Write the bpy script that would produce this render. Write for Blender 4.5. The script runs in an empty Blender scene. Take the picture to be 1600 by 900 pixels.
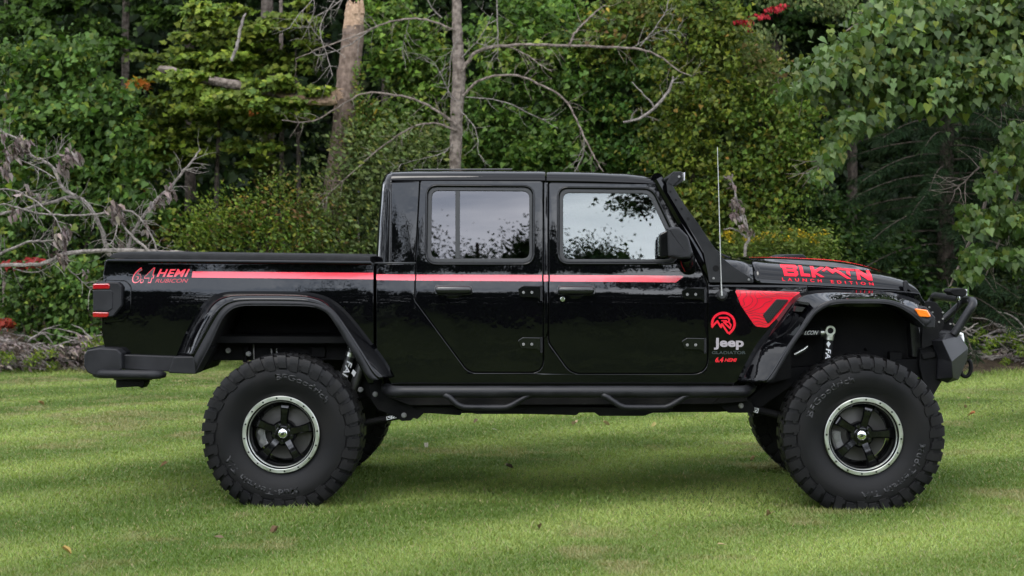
import bpy, bmesh, math, random
import numpy as np
from mathutils import Vector, Matrix
R = math.radians
random.seed(7)
rng = np.random.default_rng(11)
sc = bpy.context.scene
COL = sc.collection

# ------------------------------------------------------------------ camera
F = 2636.0                      # focal length in pixels of the 1600 px wide photograph
CAM = Vector((0, -10.2, 1.581))
cd = bpy.data.cameras.new('camera')
cam = bpy.data.objects.new('camera', cd)
COL.objects.link(cam)
cam.location = CAM
cam.rotation_euler = (R(90) - math.atan(62 / F), 0, math.atan(80 / F))
cd.sensor_width = 36
cd.lens = 36 * F / 1600
cd.clip_end = 1000
cd.dof.use_dof = True
cd.dof.focus_distance = 10.35
cd.dof.aperture_fstop = 4.0
sc.camera = cam
CM = cam.rotation_euler.to_matrix()

# ------------------------------------------------------------------ sky, sun, exposure
SUN_EL, SUN_AZ = 56.0, 205.0      # high, behind the camera and a little to the left
w = bpy.data.worlds.new('World')
sc.world = w
w.use_nodes = True
nt = w.node_tree
nt.nodes.clear()
n_out = nt.nodes.new('ShaderNodeOutputWorld')
n_bg = nt.nodes.new('ShaderNodeBackground')
n_sky = nt.nodes.new('ShaderNodeTexSky')
n_sky.sky_type = 'NISHITA'
n_sky.sun_disc = False
n_sky.sun_elevation = R(SUN_EL)
n_sky.sun_rotation = R(SUN_AZ)
n_sky.dust_density = 2.0
n_tc = nt.nodes.new('ShaderNodeTexCoord')
n_map = nt.nodes.new('ShaderNodeMapping')
n_map.inputs['Scale'].default_value = (1.6, 1.6, 9.0)
n_no = nt.nodes.new('ShaderNodeTexNoise')
n_no.inputs['Scale'].default_value = 1.9
n_no.inputs['Detail'].default_value = 7
n_no.inputs['Roughness'].default_value = 0.55
n_no.inputs['Distortion'].default_value = 0.4
n_cr = nt.nodes.new('ShaderNodeValToRGB')
n_cr.color_ramp.elements[0].position = 0.34
n_cr.color_ramp.elements[0].color = (10.6, 12.2, 15.2, 1)
n_cr.color_ramp.elements[1].position = 0.66
n_cr.color_ramp.elements[1].color = (31.5, 32.4, 34.2, 1)
n_mx = nt.nodes.new('ShaderNodeMix')
n_mx.data_type = 'RGBA'
n_mx.inputs['Factor'].default_value = 0.82
L = nt.links.new
L(n_tc.outputs['Generated'], n_map.inputs['Vector'])
L(n_map.outputs['Vector'], n_no.inputs['Vector'])
L(n_no.outputs['Fac'], n_cr.inputs['Fac'])
L(n_sky.outputs['Color'], n_mx.inputs['A'])
L(n_cr.outputs['Color'], n_mx.inputs['B'])
n_xyz = nt.nodes.new('ShaderNodeSeparateXYZ')          # thin cloud: brighter low down, greyer overhead
n_el = nt.nodes.new('ShaderNodeMapRange')
n_el.inputs['From Min'].default_value = .17
n_el.inputs['From Max'].default_value = .5
n_el.inputs['To Min'].default_value = 2.0
n_el.inputs['To Max'].default_value = .85
n_ml = nt.nodes.new('ShaderNodeMix')
n_ml.data_type = 'RGBA'
n_ml.blend_type = 'MULTIPLY'
n_ml.inputs['Factor'].default_value = 1
L(n_tc.outputs['Generated'], n_xyz.inputs['Vector'])
L(n_xyz.outputs['Z'], n_el.inputs['Value'])
L(n_mx.outputs['Result'], n_ml.inputs['A'])
L(n_el.outputs['Result'], n_ml.inputs['B'])
L(n_ml.outputs['Result'], n_bg.inputs['Color'])
n_bg.inputs['Strength'].default_value = 0.13
L(n_bg.outputs['Background'], n_out.inputs['Surface'])

sl = bpy.data.lights.new('sun', 'SUN')
sl.energy = 1.5
sl.angle = R(22)
sl.color = (1.0, 0.96, 0.9)
so = bpy.data.objects.new('sun', sl)
COL.objects.link(so)
so.rotation_euler = (R(90 - SUN_EL), 0, R(180 - SUN_AZ))

sc.view_settings.view_transform = 'Standard'
sc.view_settings.look = 'None'
sc.view_settings.exposure = 0.38
sc.view_settings.gamma = 1.0
sc.view_settings.use_curve_mapping = False
sc.render.engine = 'CYCLES'
sc.cycles.use_denoising = True
sc.cycles.max_bounces = 7
sc.cycles.transparent_max_bounces = 10
sc.cycles.diffuse_bounces = 3
sc.cycles.glossy_bounces = 4

# ------------------------------------------------------------------ pixel -> world helpers
def ray(px, py):
    return CM @ Vector(((px - 800) / F, (450 - py) / F, -1))
def P(px, py, Y):
    d = ray(px, py)
    return CAM + d * ((Y - CAM.y) / d.y)
def G(px, py, z=0.0):
    d = ray(px, py)
    return CAM + d * ((z - CAM.z) / d.z)
def S(Y):                      # metres per pixel at depth Y
    return (Y - CAM.y) / F
def PS(px, py, yfun, it=8):    # point on a surface Y = yfun(x, z)
    Y = .25
    for _ in range(it):
        v = P(px, py, Y)
        Y = .5 * Y + .5 * yfun(v.x, v.z)
    return P(px, py, Y)

# ------------------------------------------------------------------ material helpers
def mat(name, col, rough=.5, metal=0, spec=.5, coat=0, noise=None, bump=None, emit=None):
    m = bpy.data.materials.new(name)
    m.use_nodes = True
    t = m.node_tree
    b = t.nodes['Principled BSDF']
    b.inputs['Base Color'].default_value = (*col, 1)
    b.inputs['Roughness'].default_value = rough
    b.inputs['Metallic'].default_value = metal
    b.inputs['Specular IOR Level'].default_value = spec
    b.inputs['Coat Weight'].default_value = coat
    b.inputs['Coat Roughness'].default_value = .02
    tc = t.nodes.new('ShaderNodeTexCoord')
    if noise:                  # (scale, colour 2, contrast lo, hi [, rough2])
        n = t.nodes.new('ShaderNodeTexNoise')
        n.inputs['Scale'].default_value = noise[0]
        n.inputs['Detail'].default_value = 6
        t.links.new(tc.outputs['Object'], n.inputs['Vector'])
        r = t.nodes.new('ShaderNodeValToRGB')
        r.color_ramp.elements[0].position = noise[2]
        r.color_ramp.elements[1].position = noise[3]
        r.color_ramp.elements[0].color = (*col, 1)
        r.color_ramp.elements[1].color = (*noise[1], 1)
        t.links.new(n.outputs['Fac'], r.inputs['Fac'])
        t.links.new(r.outputs['Color'], b.inputs['Base Color'])
        if len(noise) > 4:
            mr = t.nodes.new('ShaderNodeMapRange')
            mr.inputs['To Min'].default_value = rough
            mr.inputs['To Max'].default_value = noise[4]
            mr.inputs['From Min'].default_value = noise[2]
            mr.inputs['From Max'].default_value = noise[3]
            t.links.new(n.outputs['Fac'], mr.inputs['Value'])
            t.links.new(mr.outputs['Result'], b.inputs['Roughness'])
    if bump:                   # (scale, strength, distance)
        n = t.nodes.new('ShaderNodeTexNoise')
        n.inputs['Scale'].default_value = bump[0]
        n.inputs['Detail'].default_value = 4
        t.links.new(tc.outputs['Object'], n.inputs['Vector'])
        bp = t.nodes.new('ShaderNodeBump')
        bp.inputs['Strength'].default_value = bump[1]
        bp.inputs['Distance'].default_value = bump[2]
        t.links.new(n.outputs['Fac'], bp.inputs['Height'])
        t.links.new(bp.outputs['Normal'], b.inputs['Normal'])
    if emit:
        b.inputs['Emission Color'].default_value = (*emit, 1)
    return m

M = {}
M['paint'] = mat('black_paint', (.0014, .0014, .0018), .015, spec=.27, coat=0, bump=(3.2, .16, .009))
M['plastic'] = mat('textured_black_plastic', (.0065, .0065, .0078), .46, spec=.22, noise=(9, (.015, .015, .017), .35, .7, .62), bump=(900, .15, .0006))
M['powder'] = mat('powder_coated_steel', (.005, .005, .0062), .36, spec=.25, noise=(7, (.012, .012, .0135), .35, .7, .52), bump=(700, .12, .0005))
M['dark'] = mat('underbody_black', (.0028, .0028, .0032), .7, spec=.12, noise=(6, (.010, .0095, .009), .4, .75))
M['rubber'] = mat('tyre_rubber', (.0036, .0036, .0042), .44, spec=.17, noise=(5, (.0072, .0066, .0062), .35, .75, .60), bump=(60, .12, .002))
M['seal'] = mat('window_seal', (.010, .010, .011), .5)
M['gloss'] = mat('gloss_black_alloy', (.003, .003, .0034), .10, spec=.4)
M['satin'] = mat('satin_black', (.006, .006, .007), .28, spec=.55)
M['alu'] = mat('machined_aluminium', (.50, .51, .47), .28, metal=1, noise=(14, (.56, .57, .53), .3, .7, .40))
M['chrome'] = mat('polished_metal', (.75, .75, .76), .15, metal=1)
M['steel'] = mat('grey_steel', (.16, .16, .16), .45, metal=.8, noise=(12, (.24, .23, .22), .35, .7))
M['red'] = mat('red_vinyl', (.56, .010, .026), .12, spec=.6, coat=.5)
M['redmat'] = mat('matt_red_vinyl', (.60, .010, .026), .35, spec=.12)
M['redline'] = mat('dark_red_vinyl', (.35, .006, .016), .2, spec=.5)
M['white'] = mat('white_print', (.72, .72, .72), .4)
M['greyv'] = mat('grey_vinyl', (.3, .27, .29), .35, metal=.3)
M['dkgreyv'] = mat('dark_grey_vinyl', (.022, .029, .029), .35)
M['blackv'] = mat('black_vinyl', (.006, .006, .006), .3)
M['redlens'] = mat('red_tail_lens', (.24, .004, .008), .08, spec=.7, coat=.6)
M['orange'] = mat('amber_lens', (.8, .17, .015), .12, spec=.7, coat=.5)
M['seat'] = mat('dark_seat_cloth', (.02, .02, .022), .8)
M['canvas'] = mat('black_canvas', (.006, .006, .0065), .8, spec=.2, noise=(20, (.010, .010, .0105), .35, .7), bump=(300, .3, .001))
M['mesh'] = mat('vent_mesh', (.012, .012, .013), .45)
M['lamp'] = mat('clear_lamp_lens', (.5, .5, .52), .08, spec=.8)

def glass(name, tint, refl_ior, rcol=(1, 1, 1)):
    m = bpy.data.materials.new(name)
    m.use_nodes = True
    t = m.node_tree
    t.nodes.clear()
    o = t.nodes.new('ShaderNodeOutputMaterial')
    tr = t.nodes.new('ShaderNodeBsdfTransparent')
    tr.inputs['Color'].default_value = (*tint, 1)
    g = t.nodes.new('ShaderNodeBsdfGlossy')
    g.inputs['Roughness'].default_value = .0
    g.inputs['Color'].default_value = (*rcol, 1)
    f = t.nodes.new('ShaderNodeFresnel')
    f.inputs['IOR'].default_value = refl_ior
    mx = t.nodes.new('ShaderNodeMixShader')
    t.links.new(f.outputs['Fac'], mx.inputs['Fac'])
    t.links.new(tr.outputs['BSDF'], mx.inputs[1])
    t.links.new(g.outputs['BSDF'], mx.inputs[2])
    t.links.new(mx.outputs['Shader'], o.inputs['Surface'])
    return m
M['glass'] = glass('tinted_glass', (.26, .30, .29), 1.72, (.93, 1, 1))
M['glass_dark'] = glass('privacy_glass', (.08, .08, .09), 1.62, (1, .97, 1))

# ------------------------------------------------------------------ object helpers
def tag(o, label=None, cat=None, group=None, kind=None):
    if label: o['label'] = label
    if cat: o['category'] = cat
    if group: o['group'] = group
    if kind: o['kind'] = kind
    return o
def empty(name, loc, label=None, cat=None, group=None):
    o = bpy.data.objects.new(name, None)
    o.empty_display_size = .2
    COL.objects.link(o)
    o.location = loc
    return tag(o, label, cat, group)
def link(o, parent=None):
    COL.objects.link(o)
    if parent is not None:
        o.parent = parent
        if parent.type == 'EMPTY':
            o.matrix_parent_inverse = Matrix.Translation(-Vector(parent.location))
    return o
def mesh(name, verts, faces, m, parent=None, smooth=True, angle=None):
    me = bpy.data.meshes.new(name)
    me.from_pydata([tuple(v) for v in verts], [], faces)
    me.validate()
    for k in (m if isinstance(m, (list, tuple)) else [m]):
        me.materials.append(k)
    if smooth:
        me.shade_smooth() if hasattr(me, 'shade_smooth') else None
    o = bpy.data.objects.new(name, me)
    link(o, parent)
    if angle:
        try: me.set_sharp_from_angle(angle=R(angle))
        except Exception: pass
    return o
def from_bm(name, bm, m, parent=None, smooth=True, angle=None, recalc=True):
    if recalc: bmesh.ops.recalc_face_normals(bm, faces=bm.faces)
    me = bpy.data.meshes.new(name)
    bm.to_mesh(me)
    bm.free()
    for k in (m if isinstance(m, (list, tuple)) else [m]):
        me.materials.append(k)
    if smooth:
        me.shade_smooth()
        if angle: me.set_sharp_from_angle(angle=R(angle))
    o = bpy.data.objects.new(name, me)
    return link(o, parent)
def bevel(o, width, seg=2, wn=True, angle=35):
    b = o.modifiers.new('bevel', 'BEVEL')
    b.width = width
    b.segments = seg
    b.limit_method = 'ANGLE'
    b.angle_limit = R(angle)
    b.use_clamp_overlap = False
    if wn:
        o.modifiers.new('wn', 'WEIGHTED_NORMAL').keep_sharp = True
    return o

def fillet(pts, r, n=6):
    """round the corners of a closed polygon; r one radius or one per corner"""
    out = []
    N = len(pts)
    for i in range(N):
        p = Vector(pts[i][:2]); a = Vector(pts[i - 1][:2]); b = Vector(pts[(i + 1) % N][:2])
        rr = r[i] if isinstance(r, (list, tuple)) else r
        u = (a - p); v = (b - p)
        la, lb = u.length, v.length
        if rr <= 0 or la < 1e-6 or lb < 1e-6:
            out.append(tuple(p)); continue
        u /= la; v /= lb
        ang = math.acos(max(-1, min(1, u.dot(v))))
        if ang > 3.1:
            out.append(tuple(p)); continue
        d = min(rr / math.tan(ang / 2), la * .48, lb * .48)
        p0 = p + u * d; p1 = p + v * d
        for k in range(n + 1):
            t = k / n
            q = p0 * (1 - t) ** 2 + p * 2 * t * (1 - t) + p1 * t * t
            out.append(tuple(q))
    return out
def offset_poly(pts, d):
    N = len(pts)
    A = sum(pts[i][0] * pts[(i + 1) % N][1] - pts[(i + 1) % N][0] * pts[i][1] for i in range(N))
    s = 1 if A > 0 else -1
    out = []
    for i in range(N):
        a = Vector(pts[i - 1]); p = Vector(pts[i]); b = Vector(pts[(i + 1) % N])
        e0 = (p - a); e1 = (b - p)
        if e0.length < 1e-6 or e1.length < 1e-6:
            out.append(tuple(p)); continue
        e0.normalize(); e1.normalize()
        n0 = Vector((e0.y, -e0.x)); n1 = Vector((e1.y, -e1.x))
        n = n0 + n1
        if n.length < 1e-6: n = n0
        n.normalize()
        k = max(.5, n.dot(n0))
        out.append(tuple(p + n * (s * d / k)))
    return out
def resample(path, n):
    a = np.array(path, float)
    seg = np.r_[0, np.cumsum(np.linalg.norm(np.diff(a, axis=0), axis=1))]
    t = np.linspace(0, seg[-1], n)
    return np.stack([np.interp(t, seg, a[:, k]) for k in range(a.shape[1])], 1)
def spline(path, n):
    """Catmull-Rom through the points, n points per span"""
    a = np.array(path, float)
    p = np.vstack([2 * a[0] - a[1], a, 2 * a[-1] - a[-2]])
    out = []
    for i in range(1, len(p) - 2):
        for k in range(n):
            t = k / n
            out.append(.5 * ((2 * p[i]) + (-p[i - 1] + p[i + 1]) * t + (2 * p[i - 1] - 5 * p[i] + 4 * p[i + 1] - p[i + 2]) * t * t
                             + (-p[i - 1] + 3 * p[i] - 3 * p[i + 1] + p[i + 2]) * t ** 3))
    out.append(a[-1])
    return np.array(out)

def tube_data(path, radii, sides=8, cap=True, jitter=0):
    p = np.array(path, float)
    n = len(p)
    r = np.broadcast_to(np.array(radii, float), (n,)) if np.ndim(radii) else np.full(n, float(radii))
    tan = np.gradient(p, axis=0)
    tan /= np.linalg.norm(tan, axis=1)[:, None] + 1e-9
    up = np.array([0, 0, 1.0]) if abs(tan[0][2]) < .9 else np.array([0, 1.0, 0])
    verts = []; faces = []
    u = np.cross(tan[0], up); u /= np.linalg.norm(u)
    for i in range(n):
        u = u - tan[i] * np.dot(u, tan[i]); u /= np.linalg.norm(u) + 1e-9
        v = np.cross(tan[i], u)
        for k in range(sides):
            a = 2 * math.pi * k / sides
            rr = r[i] * (1 + (jitter * (random.random() - .5) if jitter else 0))
            verts.append(p[i] + (u * math.cos(a) + v * math.sin(a)) * rr)
    for i in range(n - 1):
        for k in range(sides):
            k2 = (k + 1) % sides
            faces.append((i * sides + k, i * sides + k2, (i + 1) * sides + k2, (i + 1) * sides + k))
    if cap:
        faces.append(tuple(range(sides))[::-1])
        faces.append(tuple((n - 1) * sides + k for k in range(sides)))
    return verts, faces
class MB:
    """collects several shapes for ONE mesh object"""
    def __init__(s): s.v = []; s.f = []
    def add(s, v, f):
        o = len(s.v); s.v += [tuple(q) for q in v]; s.f += [tuple(i + o for i in q) for q in f]; return s
    def tube(s, path, r, sides=8, cap=True, jitter=0): return s.add(*tube_data(path, r, sides, cap, jitter))
    def box(s, lo, hi):
        x0, y0, z0 = lo; x1, y1, z1 = hi
        return s.add([(x0, y0, z0), (x1, y0, z0), (x1, y1, z0), (x0, y1, z0), (x0, y0, z1), (x1, y0, z1), (x1, y1, z1), (x0, y1, z1)],
                     [(0, 3, 2, 1), (4, 5, 6, 7), (0, 1, 5, 4), (1, 2, 6, 5), (2, 3, 7, 6), (3, 0, 4, 7)])
    def cyl(s, c, axis, r, h, sides=20, r2=None):
        c = np.array(c, float); ax = np.array(axis, float); ax /= np.linalg.norm(ax)
        return s.tube([c - ax * h / 2, c + ax * h / 2], [r, r if r2 is None else r2], sides)
    def prism(s, pts, Y0, Y1, ref=None):
        """px polygon seen at depth ref (default Y0), extruded straight from Y0 to Y1"""
        q = [P(x, y, Y0 if ref is None else ref) for x, y in pts]
        n = len(q)
        A = sum(q[i].x * q[(i + 1) % n].z - q[(i + 1) % n].x * q[i].z for i in range(n))
        if A < 0: q = q[::-1]
        v = [(p.x, Y0, p.z) for p in q] + [(p.x, Y1, p.z) for p in q]
        f = [tuple(range(n)), tuple(range(2 * n - 1, n - 1, -1))]
        f += [(i, i + n, (i + 1) % n + n, (i + 1) % n) for i in range(n)]
        return s.add(v, f)
    def lathe(s, prof, c, sides=48, axis='Y'):
        """prof: (radius, axial) pairs round the Y axis through c"""
        n = len(prof); v = []; f = []
        for k in range(sides):
            a = 2 * math.pi * k / sides
            for r, y in prof:
                v.append((c[0] + r * math.cos(a), c[1] + y, c[2] + r * math.sin(a)))
        for k in range(sides):
            k2 = (k + 1) % sides
            for i in range(n - 1):
                f.append((k * n + i, k2 * n + i, k2 * n + i + 1, k * n + i + 1))
        return s.add(v, f)
    def build(s, name, m, parent=None, smooth=True, angle=35, bev=None, seg=2):
        bm = bmesh.new()
        vs = [bm.verts.new(v) for v in s.v]
        for f in s.f:
            try: bm.faces.new([vs[i] for i in f])
            except ValueError: pass
        o = from_bm(name, bm, m, parent, smooth, angle)
        if bev: bevel(o, bev, seg)
        return o

def fill2d(loops):
    """triangulated fill of closed 2D loops (first is the outline, others holes) as a bmesh in the XZ plane"""
    bm = bmesh.new()
    es = []
    for lp in loops:
        q = [lp[0]]
        for p in lp[1:]:
            if (p[0] - q[-1][0]) ** 2 + (p[1] - q[-1][1]) ** 2 > 1e-9: q.append(p)
        if (q[0][0] - q[-1][0]) ** 2 + (q[0][1] - q[-1][1]) ** 2 < 1e-9: q.pop()
        vs = [bm.verts.new((p[0], 0, p[1])) for p in q]
        for i in range(len(vs)):
            es.append(bm.edges.new((vs[i], vs[(i + 1) % len(vs)])))
    bmesh.ops.triangle_fill(bm, use_beauty=True, use_dissolve=False, edges=es, normal=(0, -1, 0))
    return bm
def drape(bm, yfun, zstep=.02, xstep=None):
    zs = [v.co.z for v in bm.verts]
    z0, z1 = min(zs), max(zs)
    k = math.floor(z0 / zstep) + 1
    while k * zstep < z1:
        bmesh.ops.bisect_plane(bm, geom=bm.verts[:] + bm.edges[:] + bm.faces[:], dist=1e-5, plane_co=(0, 0, k * zstep), plane_no=(0, 0, 1))
        k += 1
    if xstep:
        xs = [v.co.x for v in bm.verts]
        k = math.floor(min(xs) / xstep) + 1
        x1 = max(xs)
        while k * xstep < x1:
            bmesh.ops.bisect_plane(bm, geom=bm.verts[:] + bm.edges[:] + bm.faces[:], dist=1e-5, plane_co=(k * xstep, 0, 0), plane_no=(1, 0, 0))
            k += 1
    for v in bm.verts: v.co.y = yfun(v.co.x, v.co.z)
    bm.normal_update()
    fl = [f for f in bm.faces if f.normal.y > 0]
    if fl: bmesh.ops.reverse_faces(bm, faces=fl)
def panel(name, outline, m, yfun, parent, holes=(), thick=.008, bev=.0022, zstep=.02, xstep=None):
    loops = []
    for lp in [outline] + list(holes):
        q = []
        for p in lp:
            v = PS(p[0], p[1], yfun)
            q.append((v.x, v.z))
        loops.append(q)
    bm = fill2d(loops)
    drape(bm, yfun, zstep, xstep)
    o = from_bm(name, bm, m, parent, True, None, recalc=False)
    if thick:
        s = o.modifiers.new('solid', 'SOLIDIFY'); s.thickness = thick; s.offset = -1
        s.use_even_offset = False
    if bev: bevel(o, bev, 2)
    return o
def decal(name, loops_list, m, yfun, parent, lift=.0012, zstep=.012, xstep=None):
    """thin vinyl: each entry is a px polygon (or [outline, hole, ...]); the pieces form one mesh"""
    big = bmesh.new()
    tmp = bpy.data.meshes.new('tmp')
    for k, lp in enumerate(loops_list):
        if not isinstance(lp[0][0], (tuple, list)): lp = [lp]
        loops = []
        for l in lp:
            q = []
            for p in l:
                v = PS(p[0], p[1], yfun); q.append((v.x, v.z))
            loops.append(q)
        bm = fill2d(loops)
        drape(bm, lambda x, z: yfun(x, z) - lift - .0002 * k, zstep, xstep)
        bm.to_mesh(tmp); bm.free()
        big.from_mesh(tmp)
    bpy.data.meshes.remove(tmp)
    return from_bm(name, big, m, parent, True, None, recalc=False)
def text_mesh(txt, bold=0.0, shear=0.0, spacing=1.0):
    c = bpy.data.curves.new('t', 'FONT')
    c.body = txt
    c.offset = bold
    c.shear = shear
    c.space_character = spacing
    c.resolution_u = 4
    o = bpy.data.objects.new('t', c)
    COL.objects.link(o)
    bpy.context.view_layer.update()
    me = bpy.data.meshes.new_from_object(o.evaluated_get(bpy.context.evaluated_depsgraph_get()))
    bpy.data.objects.remove(o)
    bm = bmesh.new()
    bm.from_mesh(me)
    bpy.data.meshes.remove(me)
    bmesh.ops.remove_doubles(bm, verts=bm.verts, dist=1e-5)
    return bm
def text_decal(name, txt, quad, m, yfun, parent, bold=0.0, shear=0.0, spacing=1.0, lift=.0012, zstep=.012):
    """quad: px corners tl, tr, br, bl that the ink of the text fills"""
    bm = text_mesh(txt, bold, shear, spacing)
    xs = [v.co.x for v in bm.verts]; ys = [v.co.y for v in bm.verts]
    x0, x1, y0, y1 = min(xs), max(xs), min(ys), max(ys)
    tl, tr, br, bl = [Vector(q) for q in quad]
    for v in bm.verts:
        a = (v.co.x - x0) / (x1 - x0); b = (v.co.y - y0) / (y1 - y0)
        p = (tl * (1 - a) + tr * a) * b + (bl * (1 - a) + br * a) * (1 - b)
        q = PS(p.x, p.y, yfun)
        v.co = (q.x, 0, q.z)
    drape(bm, lambda x, z: yfun(x, z) - lift, zstep)
    return from_bm(name, bm, m, parent, False, None, recalc=False)
def box_quad(x0, y0, x1, y1): return [(x0, y0), (x1, y0), (x1, y1), (x0, y1)]
def stroke(pts, wd, closed=False):
    """px polyline of a given width as quads"""
    out = []
    n = len(pts)
    for i in range(n if closed else n - 1):
        a = Vector(pts[i]); b = Vector(pts[(i + 1) % n])
        d = (b - a)
        if d.length < 1e-6: continue
        d.normalize()
        e = d * wd * .35
        nn = Vector((-d.y, d.x)) * wd / 2
        a2 = a - (e if (closed or i > 0) else e * 0); b2 = b + (e if (closed or i < n - 2) else e * 0)
        out.append([tuple(a2 + nn), tuple(b2 + nn), tuple(b2 - nn), tuple(a2 - nn)])
    return out
# ==================================================================== THE TRUCK
YC = 1.0                                      # centre line of the truck
_z = np.linspace(0, 2.4, 961)
_s = np.tan(np.radians(np.interp(_z, [0, .86, 1.24, 1.32, 1.39, 1.46, 1.52, 2.4], [-.6, 0, .35, 6.6, 6.6, 4.2, 4.6, 4.9])))
_o = np.cumsum(_s) * (_z[1] - _z[0])
_o -= np.interp(1.2, _z, _o)
def ybody(x, z): return .235 + float(np.interp(z, _z, _o))
def yplus(d): return lambda x, z: ybody(x, z) + d

tx = P(880, 600, .3).x
truck = empty('pickup_truck', (tx, YC, 0), 'lifted black crew cab pickup truck with red stripe and huge tyres', 'pickup truck')
T = truck
def mirror(o, parent=None):
    """a copy of a part (and its own parts) on the far side of the truck"""
    c = o.copy()
    COL.objects.link(c)
    c.parent = parent or o.parent
    if parent is None:
        c.scale = (1, -1, 1); c.location = (0, 2 * YC, 0)
    for ch in o.children:
        if ch.name.startswith('lettering'): continue
        d = ch.copy(); COL.objects.link(d); d.parent = c
    return c

# ---------------------------------------------------------------- doors
rear_door_px = fillet([(657, 282), (848, 283), (848, 581.5), (733, 581.5), (649, 468), (650, 410)], [5, 4, 20, 26, 10, 60])
front_door_px = fillet([(858, 285), (1022, 287.5), (1036, 300), (1095, 420), (1105, 448), (1105, 583), (893, 583), (858, 534)], [4, 12, 16, 30, 30, 24, 30, 20])
rear_win_px = fillet([(669, 292), (832, 293), (832, 411), (667, 411)], [15, 15, 15, 17])
rear_glass_px = fillet([(675, 298), (827, 299), (827, 404), (673.5, 404)], [11, 11, 11, 12])
front_win_px = fillet([(874, 295), (1018, 296.5), (1064, 394), (1052, 410), (874, 410)], [14, 22, 12, 12, 15])
front_glass_px = fillet([(880, 301.5), (1013, 302.5), (1056, 393), (1046, 405), (880, 405)], [10, 18, 9, 9, 11])

def door(name, outline, win, gl, gm, label, far):
    d = panel(name, outline, M['paint'], ybody, T, holes=[win], thick=.009)
    fr = panel('window_frame', win, M['seal'], yplus(.0045), d, holes=[gl], thick=.012, bev=.003)
    g = panel('window', gl, gm, yplus(.012), d, thick=.0, bev=0, zstep=.5)
    return d
rd = door('door', rear_door_px, rear_win_px, rear_glass_px, M['glass_dark'], 'rear', 0)
rd['label'] = 'rear door with split privacy glass'
panel('window_divider', [(711.5, 298), (718.5, 298), (718.5, 404), (711.5, 404)], M['seal'], yplus(.006), rd, thick=.01, bev=.002)
fd = door('door', front_door_px, front_win_px, front_glass_px, M['glass'], 'front', 0)
fd['label'] = 'front door with clear tinted window'

# raised crease that runs round the window openings (rolled door edge)
for d, win in ((rd, rear_win_px), (fd, front_win_px)):
    ring = offset_poly(win, 2.2)
    pts = []
    for p in ring + [ring[0]]:
        v = PS(p[0], p[1], yplus(.001)); pts.append((v.x, v.y, v.z))
    MB().tube(pts, .0075, 8, cap=False).build('window_crease', M['paint'], d, angle=80)

def handle(d, x0, y0, lock=False):
    """pull handle at px x0..x0+62"""
    yf = yplus(-.001)
    panel('handle_recess', fillet([(x0, y0 - 1), (x0 + 62, y0 - 1), (x0 + 61, y0 + 15), (x0 + 43, y0 + 15.5), (x0 + 38, y0 + 20), (x0 + 22, y0 + 20), (x0 + 17, y0 + 15), (x0 + 1, y0 + 15)], [6, 6, 6, 3, 3, 3, 3, 6]), M['gloss'], yf, d, thick=.006, bev=.003)
    m = MB()
    pts = [P(x0 + k, y0 + 6.8, .203) for k in (2.5, 3.2, 5, 8, 30, 54, 57, 58.8, 59.5)]
    m.tube([tuple(p) for p in pts], [.008, .016, .021, .0235, .0245, .0235, .021, .016, .008], 20)
    m.v = [(x, .203 + (y - .203) * .8, z) for x, y, z in m.v]
    h = m.build('handle', M['satin'], d, angle=70)
    m = MB()
    m.prism(fillet([(x0 + 18, y0 + 13), (x0 + 42, y0 + 13), (x0 + 37, y0 + 18.5), (x0 + 23, y0 + 18.5)], 2.5), .212, .228)
    m.build('handle_grip', M['gloss'], d, bev=.004)
    if lock:
        v = PS(x0 + 10, y0 + 21, ybody)
        MB().cyl((v.x, v.y - .006, v.z), (0, 1, 0), .0155, .014, 20).build('door_lock', M['chrome'], d, bev=.002)
handle(rd, 677.5, 446)
handle(fd, 869, 446.5, True)

def hinge(d, x0, y0):
    m = MB()
    m.prism(fillet([(x0, y0 + 5), (x0 + 8, y0), (x0 + 36, y0 + .5), (x0 + 36, y0 + 24), (x0 + 30, y0 + 19), (x0 + 4, y0 + 18)], [3, 3, 1, 1, 2, 4]), .221, .236)
    h = m.build('hinge', M['gloss'], d, bev=.004)
    m = MB()
    v = P(x0 + 37, y0, .22); u = P(x0 + 37, y0 + 24, .22)
    m.tube([v, u], .008, 12)
    m.build('hinge_pin', M['powder'], d)
    for k in (9, 22):
        c = P(x0 + k, y0 + 11, .219)
        MB().cyl((c.x, c.y, c.z), (0, 1, 0), .009, .008, 14).build('hinge_bolt', M['steel'], d, bev=.001)
for x, y in ((809, 446), (809, 527)): hinge(rd, x, y)
for x, y in ((1065, 449), (1065, 528)): hinge(fd, x, y)

# ---------------------------------------------------------------- cab side, jamb, floor
cab_px = fillet([(611, 283), (1023, 284), (1040, 300), (1101, 420), (1109, 441), (1109, 444), (1262, 446), (1262, 480), (1152, 597), (1145, 602), (612, 602), (588, 560), (588, 413), (611, 412)], [1, 10, 14, 30, 4, 0, 0, 0, 6, 8, 8, 6, 2, 0])
cs = panel('cab_side', cab_px, M['paint'], yplus(.002), T, holes=[offset_poly(rear_door_px, 1.3), offset_poly(front_door_px, 1.3)], thick=.016, bev=.0055)
jamb_px = fillet([(615, 286), (1020, 286), (1036, 303), (1098, 424), (1104, 447), (1130, 450), (1130, 598), (615, 598)], [3, 10, 14, 30, 4, 0, 4, 4])
panel('door_jamb', jamb_px, M['dark'], yplus(.035), T, holes=[rear_win_px, front_win_px], thick=.03, bev=0)
# belt line gap of the hard top behind the rear door, its shade laid on as a dark strip
panel('gap_shade_strip', [(586, 409.6), (650, 409.6), (650, 412.4), (586, 412.4)], M['seal'], yplus(.0015), cs, thick=.004, bev=0)

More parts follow.
